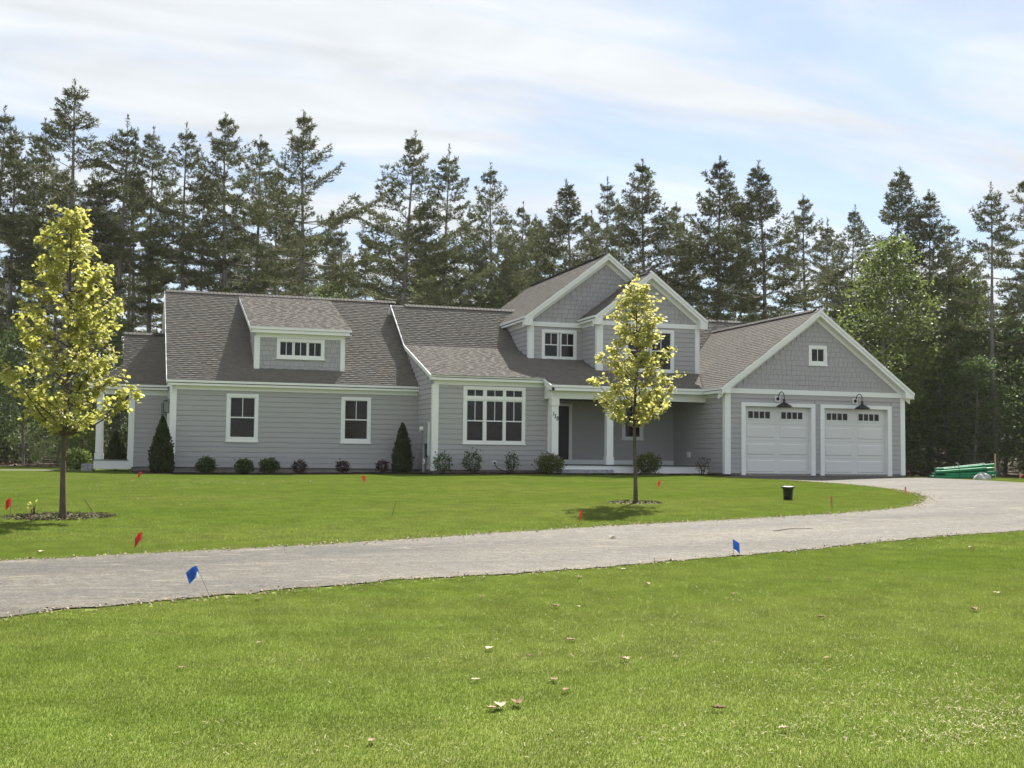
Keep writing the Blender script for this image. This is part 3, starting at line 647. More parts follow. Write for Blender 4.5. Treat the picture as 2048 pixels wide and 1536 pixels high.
# --- main block --------------------------------------------------------------
MY = -2.338; ME = -2.565; LS = .323; BY, BZ = 1.711, 4.67; RY, RZ = 4.34, 6.518; US = (RZ - BZ) / (RY - BY)
lowz = lambda x, y: BZ + LS * (y - BY); upz = lambda x, y: BZ + US * (y - BY); mbz = lambda x, y: RZ - US * (y - RY)
GE, GS = 18.367, .742; grz = lambda x, y: 2.995 + GS * (x - GE)
PE = -3.449
prof = [(MY, 0), (MY, lowz(0, MY) - .12), (BY, BZ - .12), (RY, RZ - .12), (10.2, mbz(0, 10.2) - .12), (10.2, 0)]
w = wall(MB().prism(prof, 'x', 8.61, 12.86), 'grey clapboard wall of the projecting middle bay')
siding(w, MY, 8.78, 12.82, 0, 2.98, [(9.67, 11.955, .9, 2.935)])
siding(w, 8.61, MY, LRY, 0, 5.2, side='left', lo=lambda z: max(MY + .02, (z + CRS + .24 - BZ) / LS + BY if z + CRS + .24 < BZ else (z + CRS + .24 - BZ) / US + BY), hi=lambda z: 0. if z < 2.8 else (z + .05 - 2.979) / LWs - .227)
corner(8.56, 8.785, MY - .05, MY, -.04, 2.96); corner(8.56, 8.61, MY, MY + .12, -.04, 2.96); corner(12.80, 12.885, MY - .05, MY, -.04, 2.56)
MB().box(8.66, 12.8, MY + .03, 10, -.8, -.005).build('foundation', T['concrete'], house)
eave_front(8.46, 12.569, ME, 3.291, 3.103, MY, 2.955, (8.61, 12.7))
rake([(ME, 3.291), (BY, BZ), (RY, RZ), (10.6, mbz(0, 10.6))], 'x', 8.46, 8.61, crown=.085, fascia=.10, frieze=0)
trim(MB().prism([(ME - .01, 3.2), (MY + .0, 3.28), (MY, 3.103), (ME - .01, 3.103)], 'x', 8.462, 8.60), 'eave_return')
window(MY, 9.67, 11.955, .935, 2.93, [(9.82, 10.39, 1.03, 2.41, 'dh'), (10.53, 11.12, 1.03, 2.41, 'dh'), (11.24, 11.83, 1.03, 2.41, 'dh'), (9.82, 10.39, 2.59, 2.80, 'fx'), (10.53, 11.12, 2.59, 2.80, 'fx'), (11.24, 11.83, 2.59, 2.80, 'fx')], label='large triple window with transoms above')
for xx in (10.43, 11.155): trim(MB().box(xx, xx + .06, MY - .057, MY - .001, 1.0, 2.85), 'mullion')
trim(MB().box(9.78, 11.85, MY - .0565, MY - .001, 2.455, 2.545), 'mullion')
# lower and upper front slope, back slope
vx = lambda z: GE + (z - 2.995) / GS
r_ = roof([(8.46, ME), (12.569, ME), (12.569, PE), (GE, PE), (vx(BZ), BY), (8.46, BY)], lowz, 1, 1, seed=21)
r2_ = roof([(8.46, BY), (vx(BZ), BY), (vx(5.93), BY + (5.93 - BZ) / US), (26.0, BY + (5.93 - BZ) / US), (26.0, RY), (8.46, RY)], upz, 1, 1, seed=22)
roof([(8.46, RY), (26.0, RY), (26.0, 10.6), (8.46, 10.6)], mbz, 1, -1, tabs=False)
ridge_cap(r2_, (9.0, RY, RZ), (26.0, RY, RZ))
# porch: back wall, floor, beam, columns
PW = -.40
w = wall(MB().box(12.86, 18.7, PW, 9.8, 0, 3.3), 'shaded clapboard wall at the back of the front porch')
siding(w, PW, 12.86, 18.66, .40, 2.62, [(13.28, 14.45, 0, 2.5), (16.48, 17.36, 1.19, 2.6)])
trim(MB().box(12.87, 18.65, PW - .045, PW - .0, .235, .40), 'baseboard')
dr = MB().box(13.30, 13.41, PW - .05, PW, .235, 2.40).box(14.33, 14.45, PW - .05, PW, .235, 2.40).box(13.30, 14.45, PW - .053, PW, 2.40, 2.50).build('door_casing', T['trim'], house)
fd = MB().box(13.41, 14.33, PW - .018, PW - .002, .40, 2.40).build('front_door', T['dark_door'], house); MB().box(13.41, 14.33, PW - .04, PW - .002, .235, .395).build('threshold', T['grey_metal'], fd)
MB().tube([(13.5, PW - .05, 1.2), (13.5, PW - .05, 1.45)], .015, 8).build('handle', T['grey_metal'], fd)
window(PW, 16.48, 17.36, 1.21, 2.60, [(16.63, 17.22, 1.30, 2.46, 'dh')], label='double hung window under the porch roof')
MB().box(12.62, 18.64, -3.36, PW, .195, .232).build('porch_deck', T['deck'], house)
trim(MB().box(12.66, 18.64, -3.33, -3.30, -.28, .19), 'porch_skirt')
MB().box(12.75, 18.6, -3.28, PW, -.6, .18).build('porch_foundation', T['concrete'], house)
MB().box(12.7, 18.6, -3.1, PW, 2.60, 2.64).build('porch_ceiling', T['ceiling_shade_brown'], house)  # ceiling coloured dark brown to put shade into the porch
trim(MB().box(12.66, 18.66, -3.15, -2.90, 2.54, 2.806), 'porch_beam'); trim(MB().box(12.66, 12.90, -2.898, MY - .051, 2.54, 2.95), 'porch_beam')
def column(x, label):
    c = MB().box(x - .12, x + .12, -3.135, -2.895, .49, 2.30).build('column', T['trim'], house); c['label'] = label
    MB().box(x - .142, x + .142, -3.157, -2.873, .232, .475).box(x - .152, x + .152, -3.167, -2.863, .475, .50).build('base', T['trim'], c)
    MB().box(x - .142, x + .142, -3.157, -2.873, 2.31, 2.541).box(x - .15, x + .15, -3.163, -2.867, 2.29, 2.31).build('cap', T['trim'], c)
    return c
c1 = column(12.815, 'porch column carrying the house number'); column(14.89, 'porch column in the middle of the porch')
def digit(ch, x, z):
    cu = bpy.data.curves.new('digit', 'FONT'); cu.body = ch; cu.size = .205; cu.extrude = .006; cu.shear = .1; cu.offset = .004; cu.align_x = 'CENTER'
    t = bpy.data.objects.new('digit', cu); me = bpy.data.meshes.new_from_object(t); bpy.data.objects.remove(t)
    o = link('house_number', me, T['black_metal'], c1); g = ORG[c1.name]; o.rotation_euler = (math.pi / 2, 0, 0); o.scale = (.6, 1, 1); o.location = (x - g.x, -3.143 - g.y, z - g.z); o['label'] = 'black digit %s of the house number' % ch
digit('1', 12.742, 1.925); digit('5', 12.815, 1.845); digit('0', 12.892, 1.765)
eave_front(12.569, GE, PE, 2.995, 2.80, -3.0)
rake([(PE, 2.995), (ME, 3.291)], 'x', 12.569, 12.68, crown=.085, fascia=.10, frieze=0)
trim(MB().prism([(PE, 2.90), (ME - .03, 3.15), (ME - .03, 3.0), (-3.16, 2.806), (PE, 2.80)], 'x', 12.575, 12.66), 'eave_return')

# --- second floor ------------------------------------------------------------
Y2 = .389; E2 = Y2 - .30; BX, BZA, BS = 16.12, 8.403, .765; X2, XE2 = 13.0, 12.72
bl = lambda x, y: BZA - BS * (BX - x); br = lambda x, y: BZA - BS * (x - BX)
YB = 9.55; YS = -1.169; ES = YS - .30; SX, SZ = 17.26, BZA - BS * (17.26 - BX); XR = 19.33; XRE = 19.57; XL = 15.17; XLE = 14.95
sl_ = lambda x, y: SZ - BS * (SX - x)
w = wall(MB().prism([(X2, 3.2), (XR - .02, 3.2), (XR - .02, br(XR, 0) - .12), (BX, BZA - .12), (X2, bl(X2, 0) - .12)], 'y', Y2, YB - .3), 'upper wall with the larger front gable')
siding(w, Y2, X2 + .17, XL, 4.02, 5.45, [(13.49, 14.905, 4.2, 5.36)])
siding(w, X2, Y2, 5.2, 4.05, 5.48, side='left', hi=lambda z: (z + .1 - BZ) / LS + BY if z + .1 < BZ else (z + .1 - BZ) / US + BY)
corner(X2 - .05, X2 + .17, Y2 - .05, Y2, 3.9, 5.50); corner(X2 - .05, X2, Y2, Y2 + .12, 4.0, 5.50)
trim(MB().box(X2 - .02, XL + .0, Y2 - .055, Y2 + .0, 5.47, 5.642), 'band_board')
cells_shingle(w, Y2, lambda z: (BX - (BZA - .42 - z - .12) / BS, min(BX + (BZA - .42 - z - .12) / BS, SX - (SZ - z) / BS)), 5.645, BZA - .5, [], False, 12)
rake([(XE2, bl(XE2, 0)), (BX, BZA), (SX, SZ)], 'y', E2, Y2)
eave_side(E2, YB, XE2, bl(XE2, 0), bl(XE2, 0) - .175, X2, 5.48, (Y2, 5.2))
trim(MB().prism([(XE2 + .001, bl(XE2, 0) - .10), (XE2 + .32, bl(XE2 + .32, 0) - .20), (XE2 + .32, 5.46), (XE2 + .001, 5.46)], 'y', E2 + .003, Y2 - .056), 'eave_return')
r_ = roof([(XE2, E2), (BX, E2), (BX, YB), (XE2, YB)], bl, 0, 1, seed=31)
ridge_cap(r_, (BX, E2 + .35, BZA), (BX, YB, BZA))
roof([(BX, E2), (SX, E2), (SX, ES), (XRE, ES), (XRE, YB), (BX, YB)], br, 0, -1, seed=32, tabs=True)
rake([(XE2, bl(XE2, 0)), (BX, BZA), (XRE, br(XRE, 0))], 'y', YB, YB - .3, frieze=0)
window(Y2, 13.49, 14.905, 4.225, 5.36, [(13.62, 14.12, 4.34, 5.22, 'dh'), (14.29, 14.78, 4.34, 5.22, 'dh')], label='paired upper window beside the larger gable')
w = wall(MB().prism([(XL, 3.0), (XR, 3.0), (XR, br(XR, 0) - .13), (SX, SZ - .13), (XL, sl_(XL, 0) - .13)], 'y', YS, Y2 + .6), 'upper wall with the smaller front gable')
siding(w, YS, XL + .2, XR - .16, 3.5, 5.44, [(16.26, 18.285, 3.72, 5.365)])
siding(w, XL, YS, Y2, 3.52, 5.46, side='left', hi=lambda z: (z + .1 - BZ) / LS + BY)
corner(XL - .05, XL + .20, YS - .05, YS, 3.4, 5.46); corner(XL - .05, XL, YS, YS + .12, 3.5, 5.46); corner(XR - .16, XR + .025, YS - .05, YS, 3.4, 5.46)
trim(MB().box(XL, XR, YS - .055, YS, 5.44, 5.61), 'band_board')
cells_shingle(w, YS, lambda z: (SX - (SZ - .42 - z - .12) / BS, SX + (SZ - .42 - z - .12) / BS), 5.615, SZ - .5, [], False, 14)
rake([(XLE, sl_(XLE, 0)), (SX, SZ), (XRE, br(XRE, 0))], 'y', ES, YS)
eave_side(ES, Y2 - .045, XLE, sl_(XLE, 0), sl_(XLE, 0) - .175, XL, 5.45, (YS, Y2 - .01))
eave_side(ES, YB, XRE, br(XRE, 0), br(XRE, 0) - .175, XR)
for a, s in ((XLE, 1), (XRE, -1)):
    z_ = br(XRE, 0) if s < 0 else sl_(XLE, 0)
    trim(MB().prism([(a + s * .001, z_ - .10), (a + s * .30, z_ + BS * .3 - .20), (a + s * .30, 5.43), (a + s * .001, 5.43)], 'y', ES + .003, YS - .056), 'eave_return')
r_ = roof([(XLE, ES), (SX, ES), (SX, Y2 + .02), (XLE, Y2 - .02)], sl_, 0, 1, seed=33)
ridge_cap(r_, (SX, ES + .3, SZ), (SX, Y2 + .3, SZ))
window(YS, 16.26, 18.285, 3.735, 5.365, [(16.40, 17.18, 3.86, 5.23, 'dh'), (17.36, 18.14, 3.86, 5.23, 'dh')], label='paired upper window behind the young maple')

# --- garage ------------------------------------------------------------------
GY, GEY = -4.641, -4.941; GL, GR = 18.668, 26.037; GX = 22.33; GZ = grz(GX, 0); GRE = 26.29
grr = lambda x, y: GZ - GS * (x - GX)
D1, D2 = (19.27, 22.26), (22.47, 25.485)
w = wall(MB().prism([(GL, 2.36), (GR, 2.36), (GR, grr(GR, 0) - .12), (GX, GZ - .12), (GL, grz(GL, 0) - .12)], 'y', GY, 3.2).box(GL, D1[0] + .15, GY, 3.2, -.02, 2.36).box(D1[1] - .15, D2[0] + .15, GY, 3.2, -.02, 2.36).box(D2[1] - .15, GR, GY, 3.2, -.02, 2.36).box(D1[0] + .15, D2[1] - .15, GY + .3, 3.2, -.02, 2.36), 'clapboard garage front below the wide gable')
D1, D2 = (19.27, 22.26), (22.47, 25.485)
holes = [(D1[0], D1[1], -.3, 2.5), (D2[0], D2[1], -.3, 2.5)]
siding(w, GY, GL + .17, GR - .17, -.016, 2.80, holes)
siding(w, GL, GY, PW, -.016, 2.66, side='left')
corner(GL - .05, GL + .175, GY - .05, GY, -.05, 2.80); corner(GL - .05, GL, GY, GY + .13, -.05, 2.68); corner(GR - .17, GR + .025, GY - .05, GY, -.05, 2.80)
MB().box(GL + .04, GR - .04, GY + .03, 3., -.8, -.02).build('foundation', T['concrete'], house)
trim(MB().box(GL - .03, GR + .03, GY - .055, GY, 2.815, 2.99), 'band_board')
cells_shingle(w, GY, lambda z: (GX - (GZ - .42 - z - .12) / GS, GX + (GZ - .42 - z - .12) / GS), 2.995, GZ - .5, [(22.0, 22.76, 3.93, 4.635)], True, 16)
rake([(GE, 2.995), (GX, GZ), (GRE, grr(GRE, 0))], 'y', GEY, GY)
eave_side(GEY, PE, GE, 2.995, 2.80, GL, 2.665, (GY, -3.0))
eave_side(GEY, 3.2, GRE, grr(GRE, 0), grr(GRE, 0) - .19, GR)
for a, s, z_ in ((GE, 1, 2.995), (GRE, -1, grr(GRE, 0))):
    trim(MB().prism([(a + s * .001, z_ - .10), (a + s * .36, z_ + GS * .36 - .20), (a + s * .36, 2.80), (a + s * .001, 2.80)], 'y', GEY + .003, GY - .056), 'eave_return')
yv = lambda z: BY + (z - BZ) / (LS if z < BZ else US)
r_ = roof([(GE, GEY), (GX, GEY), (GX, yv(GZ)), (vx(BZ), BY), (GE, PE)], grz, 0, 1, seed=41)
ridge_cap(r_, (GX, GEY + .3, GZ), (GX, yv(GZ) - .1, GZ))
roof([(GX, GEY), (GRE, GEY), (GRE, 3.3), (GX, 3.5)], grr, 0, -1, seed=42)
window(GY, 22.0, 22.76, 3.935, 4.635, [(22.135, 22.625, 4.07, 4.50, 'fx')], label='small square window in the garage gable')
def garage_door(x0, x1, label):
    """white surround, sectional door set back in it, long raised panels and two rows of four panes"""
    tw = .165; top = 2.50
    a, b = x0 + tw, x1 - tw; GD = GY + .13
    trim(MB().box(x0, a, GY - .055, GD + .03, -.09, top - .13).box(b, x1, GY - .055, GD + .03, -.09, top - .13).box(x0, x1, GY - .058, GD + .03, top - .13, top), 'garage_door_surround')
    d = MB().box(a, b, GD - .012, GD + .02, -.045, top - .13).build('garage_door', T['door_white'], house); d['label'] = label
    MB().box(a, b, GD - .016, GD + .01, -.075, -.045).build('bottom_seal', T['black_plastic'], d)
    MB().box(x0, x1, GY - .2, GD + .1, -.16, -.078).build('apron_sill', T['concrete'], d)
    cw = (b - a) / 2
    for i, (z0, z1) in enumerate(((.03, .46), (.65, 1.05), (1.26, 1.66))):
        for k in range(2):
            p0 = a + k * cw + .12; p1 = a + (k + 1) * cw - .10
            m = MB(); y0 = GD - .012; y1 = y0 + .016; t = .03
            m.poly([(p0, y0 - .001, z0), (p1, y0 - .001, z0), (p1, y0 - .001, z1), (p0, y0 - .001, z1), (p0 + t, y0 - .018, z0 + t), (p1 - t, y0 - .018, z0 + t), (p1 - t, y0 - .018, z1 - t), (p0 + t, y0 - .018, z1 - t)], [(4, 5, 6, 7), (0, 1, 5, 4), (1, 2, 6, 5), (2, 3, 7, 6), (3, 0, 4, 7)])
            m.build('panel', T['door_white'], d)
    for zz in (.555, 1.155, 1.755): MB().box(a, b, GD - .0135, GD - .0115, zz - .003, zz + .003).build('section_joint', T['grey_metal'], d)
    for k in range(2):
        g0 = a + k * cw + .19; gw = .225
        MB().box(g0 - .05, g0 + gw * 4 + .03, GD - .030, GD - .012, 1.90, 1.945).box(g0 - .05, g0 + gw * 4 + .03, GD - .030, GD - .012, 2.195, 2.235).box(g0 - .05, g0 - .005, GD - .030, GD - .012, 1.945, 2.195).box(g0 + gw * 4 - .03, g0 + gw * 4 + .03, GD - .030, GD - .012, 1.945, 2.195).build('window_frame', T['door_white'], d)
        for j in range(4): MB().box(g0 + j * gw, g0 + j * gw + .19, GD - .017, GD - .0125, 1.95, 2.19).build('pane', T['glass'], d)
        for j in range(1, 4): MB().box(g0 + j * gw - .034, g0 + j * gw - .001, GD - .026, GD - .012, 1.945, 2.195).build('muntin', T['door_white'], d)
garage_door(*D1, 'white garage door next to the porch'); garage_door(*D2, 'white garage door at the outer end of the house')

# --- side porch at the far end of the low wing -------------------------------
SY = 3.8; spz = lambda x, y: 2.985 + .75 * (y - 3.56)
w = wall(MB().box(-1.40, -.06, SY, SY + 4.2, -.03, 2.95), 'short wall of the side porch')
siding(w, SY, -1.25, -.06, -.03, 2.62)
siding(w, -1.40, SY + .1, SY + 4.2, -.03, 2.62, side='left')
MB().box(-1.36, -.06, SY + .03, SY + 4, -.7, -.035).build('foundation', T['concrete'], house)
corner(-1.45, -1.235, SY - .05, SY, -.05, 2.62); corner(-1.45, -1.40, SY, SY + .12, -.05, 2.62)
trim(MB().box(-2.62, -1.30, SY - .04, SY - .005, -.12, .19), 'porch_skirt'); trim(MB().box(-2.62, -2.59, SY, SY + 4.2, -.12, .19), 'porch_skirt')
MB().box(-2.65, -1.405, SY - .07, SY + 4.2, .19, .215).build('porch_deck', T['deck'], house)
trim(MB().box(-2.62, -.062, SY - .03, SY + .2, 2.62, 2.80), 'porch_beam'); trim(MB().box(-2.62, -2.40, SY + .2, SY + 4.2, 2.62, 2.80), 'porch_beam')
for yy in (SY - .01, SY + 3.9):
    c = MB().box(-2.575, -2.375, yy, yy + .2, .47, 2.62).build('column', T['trim'], house); c['label'] = 'column of the side porch'
    MB().box(-2.60, -2.35, yy - .025, yy + .225, .215, .46).build('base', T['trim'], c)
eave_front(-2.9, -.09, 3.56, 2.985, 2.81, SY)
r_ = roof([(-2.9, 3.56), (-.08, 3.56), (-.08, 6.44), (-1.70, 6.44), (-1.70, 4.6)], spz, 1, 1, seed=51)
ridge_cap(r_, (-1.7, 6.44, spz(0, 6.44)), (-.1, 6.44, spz(0, 6.44)))
roof([(-1.70, 6.44), (-.08, 6.44), (-.08, 9.3), (-2.9, 9.3), (-1.7, 8.2)], lambda x, y: spz(0, 6.44) - .75 * (y - 6.44), 1, -1, tabs=False)
trim(MB().prism([(3.6, 2.7), (6.44, spz(0, 6.44) - .1), (9.2, 2.7)], 'x', -1.66, -1.6), 'gable_board')

# ------------------------------------------------------------------ fixtures on and around the house
def barn_lamp(x, z, label):
    t = thing('barn_lamp', (x, GY - .03, z), label, 'lamp', 'barn lamps over the garage doors')
    MB().box(x - .105, x + .105, GY - .045, GY - .018, z - .105, z + .105).build('mounting_block', T['white_plastic'], t)
    MB().tube([(x, GY - .045, z), (x, GY - .075, z), (x, GY - .09, z)], [.06, .06, .035], 16).build('canopy', T['black_metal'], t, smooth=False)
    pts = []
    for k in range(15):
        a = math.pi * k / 14; pts.append((x, GY - .30 + .19 * math.cos(a), z + .04 + .20 * math.sin(a)))
    pts = [(x, GY - .08, z), (x, GY - .105, z + .01)] + pts + [(x, GY - .49, z - .04)]
    MB().tube(pts, .016, 8).build('gooseneck', T['black_metal'], t, smooth=True)
    y = GY - .49
    MB()._lathe([(.0, -.02), (.035, -.02), (.045, -.06), (.045, -.13), (.10, -.17), (.185, -.215), (.245, -.262), (.275, -.29), (.278, -.315), (.27, -.315), (.235, -.27), (.17, -.225), (.09, -.18), (.0, -.17)], (x, y, z), 28).build('shade', T['black_metal'], t, smooth=True)
barn_lamp(20.725, 2.655, 'black gooseneck lamp over the garage door next to the porch'); barn_lamp(23.93, 2.655, 'black gooseneck lamp over the garage door at the outer end')
def lantern(y, label):
    x = -.10; z = 2.28; t = thing('wall_lantern', (x, y, z - .25), label, 'lantern', 'lanterns beside the side door')
    MB().box(x - .0, x + .015, y - .06, y + .06, z - .10, z + .10).build('back_plate', T['black_metal'], t)
    MB().tube([(x, y, z + .06), (x - .10, y, z + .08), (x - .10, y, z + .02)], .012, 6).build('arm', T['black_metal'], t)
    m = MB(); c = x - .10; s = .09
    for dx in (-s, s):
        for dy in (-s, s): m.box(c + dx - .008, c + dx + .008, y + dy - .008, y + dy + .008, z - .40, z + .0)
    m.box(c - s - .01, c + s + .01, y - s - .01, y + s + .01, z, z + .025).box(c - s - .01, c + s + .01, y - s - .01, y + s + .01, z - .415, z - .395)
    m.build('cage', T['black_metal'], t); MB().box(c - s + .01, c + s - .01, y - s + .01, y + s - .01, z - .38, z - .02).build('glass', T['grey_metal'], t); MB().tube([(c, y, z), (c, y, z - .1)], .022, 8).build('socket', T['black_metal'], t)
lantern(.85, 'black cage lantern nearest the front corner of the low wing'); lantern(3.25, 'black cage lantern farther back beside the side porch')
def meter():
    t = thing('electric_meter', (8.55, -1.5, -.2), 'grey electric meter box and conduit on the side wall of the middle bay', 'meter')
    MB().box(8.565, 8.59, -1.98, -1.72, .48, 1.66).build('backing_board', T['white_plastic'], t)
    MB().box(8.44, 8.585, -1.71, -1.33, .90, 1.62).build('meter_box', T['grey_metal'], t)
    MB().tube([(8.44, -1.52, 1.42), (8.36, -1.52, 1.42), (8.33, -1.52, 1.42)], [.085, .085, .06], 16).build('meter_globe', T['white_plastic'], t)
    MB().tube([(8.50, -1.52, .90), (8.50, -1.52, -.3)], .055, 12).build('conduit', T['grey_metal'], t); MB().tube([(8.53, -1.66, .90), (8.53, -1.66, .55), (8.55, -1.72, .42)], .03, 8).build('cable', T['black_plastic'], t)
    MB().tube([(8.47, -1.62 + .10 * math.cos(a), .26 + .09 * math.sin(a)) for a in np.linspace(0, 6.0, 14)], .022, 8).build('pipe_loop', T['white_plastic'], t)
meter()
t = thing('outlet', (10.83, MY - .02, .25), 'white outlet box with a black lead low on the middle bay wall', 'outlet')
MB().box(10.76, 10.90, MY - .05, MY - .015, .17, .33).build('plate', T['white_plastic'], t); MB().tube([(10.83, MY - .05, .25), (10.83, MY - .09, .25)], .04, 10).build('plug', T['black_plastic'], t)
MB().tube([(10.83, MY - .08, .24), (10.9, MY - .14, .08), (11.1, MY - .2, -.02), (11.5, MY - .3, -.10), (12.0, MY - .35, -.13)], .014, 6).build('lead', T['black_plastic'], t)
t = thing('vent_cover', (GL - .03, -1.78, .64), 'small white vent cover low on the garage side wall', 'vent'); MB().box(GL - .07, GL - .018, -1.90, -1.66, .56, .74).build('hood', T['white_plastic'], t); MB().box(GL - .055, GL - .022, -1.88, -1.68, .52, .559).build('flap', T['white_plastic'], t)
def slab(name, x0, x1, y0, y1, z0, z1, label):
    r = random.Random(3); n = 9; m = MB(); pts = []
    for i in range(n + 1):
        x = x0 + (x1 - x0) * i / n; pts.append([(x, y0 + r.uniform(-.02, .02), z0), (x, y0 + r.uniform(-.015, .02), z1 + r.uniform(-.008, .004)), (x, y1, z1), (x, y1, z0)])
    m.v = [p for q in pts for p in q]
    for i in range(n):
        for k in range(4): m.f.append((i * 4 + k, (i + 1) * 4 + k, (i + 1) * 4 + (k + 1) % 4, i * 4 + (k + 1) % 4))
    m.f += [(0, 1, 2, 3), (n * 4 + 3, n * 4 + 2, n * 4 + 1, n * 4)]
    return tag(m.build(name, T['granite'], org=((x0 + x1) / 2, (y0 + y1) / 2, z0)), label, 'step')
slab('stone_step', 12.80, 14.74, -3.86, -3.345, -.24, .055, 'long grey granite step below the front porch'); slab('stone_step', -3.05, -2.64, 4.3, 5.6, -.3, .05, 'grey granite step at the end of the side porch')

# ------------------------------------------------------------------ trees
def unit(v): return v / np.maximum(np.linalg.norm(v, axis=-1, keepdims=True), 1e-9)
def tri_fans(C, D, n, ln, wd, spread, r, up=.2):
    """n narrow triangles round every point C, leaning along D"""
    k = len(C); C = np.repeat(C, n, 0); D = np.repeat(D, n, 0); m = len(C)
    d = unit(D * .75 + r.normal(0, spread, (m, 3)) + np.array([0, 0, up])); L = ln * r.uniform(.6, 1.25, (m, 1))
    s = unit(np.cross(d, r.normal(0, 1, (m, 3)))) * (wd * r.uniform(.6, 1.3, (m, 1)))
    b = C + r.normal(0, .02, (m, 3)); V = np.stack([b - s * .35, b + d * L * .55 + s, b + d * L, b + d * L * .55 - s], 1).reshape(-1, 3)
    i = np.arange(m) * 4; return V, np.column_stack([i, i + 1, i + 2, i + 3])
def pine(seed, Ht, cb, R, sparse=1., low_dead=True):
    """white pine: (limbs MB, needle mesh arrays)"""
    r = np.random.default_rng(seed); pr = random.Random(seed); mb = MB()
    bend = r.normal(0, .012 * Ht, 2)
    tx = lambda z: bend * (z / Ht) ** 2 + np.array([math.sin(z * .5 + seed), math.cos(z * .43 + seed)]) * .05
    zs = np.linspace(0, Ht, 12); mb.tube([(*tx(z), z - .3 if z == 0 else z) for z in zs], [max(.012, .0108 * Ht * (1 - z / Ht) ** .8 * (1.25 if z == 0 else 1)) for z in zs], 7, False)
    C = []; D = []; z = cb * Ht
    side = pr.uniform(0, 6.28)
    while z < Ht - .25:
        t = (z - cb * Ht) / (Ht * (1 - cb)); nb = pr.choice((4, 5, 5, 6)) if Ht - z > 2.0 else 4; az0 = pr.uniform(0, 6.28); wf = pr.choice((.7, .85, 1., 1.1, 1.2))
        for b in range(nb):
            az = az0 + b * 2 * math.pi / nb + pr.gauss(0, .25)
            L = min(R * (.72 + .28 * min(1, t * 4)), .02 + .44 * (Ht - z)) * (1 + (wf - 1) * min(1, (Ht - z) / 4)) * (pr.uniform(.6, 1.2) if pr.random() > .07 else 1.45) + .06
            if pr.random() < .12 * sparse + .42 * (1 - t) ** 2.2 * (1 if low_dead else 0): continue
            el = math.radians(-4 + 44 * t ** 1.4 + pr.gauss(0, 7)); dirv = np.array([math.cos(az), math.sin(az), 0.])
            n = 6; ss = np.linspace(0, 1, n); base = np.array([*tx(z), z + pr.uniform(-.12, .12)])
            P = np.stack([base + dirv * L * s * math.cos(el) + np.array([0, 0, 1]) * (L * s * math.sin(el) + .16 * L * s * s * s - .06 * L * math.sin(s * math.pi)) for s in ss])
            r0 = .008 + .0085 * L; mb.tube([tuple(p) for p in P], [r0 * (1 - .85 * s) for s in ss], 4, False)
            lat = np.array([-dirv[1], dirv[0], 0.])
            s = .26 + .1 * pr.random() if L > .9 else .05
            while s <= 1.0:
                p = base + dirv * L * s * math.cos(el) + np.array([0, 0, 1]) * (L * s * math.sin(el) + .16 * L * s ** 3 - .06 * L * math.sin(s * math.pi))
                for sd in (-1, 1):
                    tl = min(.95, (1.05 - s) * L * .42 + .16) * pr.uniform(.7, 1.25); tv = dirv * pr.uniform(.5, .9) + lat * sd * pr.uniform(.5, .9) + np.array([0, 0, pr.uniform(0, .32)]); tv /= np.linalg.norm(tv)
                    q = .12
                    while q < tl: C.append(p + tv * q); D.append(tv); q += .155
                    C.append(p + tv * tl); D.append(tv + np.array([0, 0, .4]))
                C.append(p); D.append(dirv + np.array([0, 0, .25])); s += .235 / max(L, .6)
            C.append(P[-1]); D.append(dirv * .5 + np.array([0, 0, .7]))
        z += (.92 - .50 * t) * pr.uniform(.75, 1.3)
    for k in range(5): C.append(np.array([*tx(Ht), Ht + .25 - .13 * k])); D.append(np.array([0, 0, 1.2]))
    if low_dead:
        for k in range(int(26 * cb / .4)):
            z = pr.uniform(.12, 1.05) * cb * Ht; az = pr.uniform(0, 6.28); L = pr.uniform(.5, 2.0); d = Vector((math.cos(az), math.sin(az), pr.uniform(-.25, .15))); b = Vector((*tx(z), z)); mb.tube([b, b + d * L * .5, b + d * L + Vector((0, 0, -.12 * L))], [.018, .012, .004], 3, False)
    V, Q = tri_fans(np.array(C), np.array(D), 8, .20, .022, .55, r, .2)
    return mb, V, Q
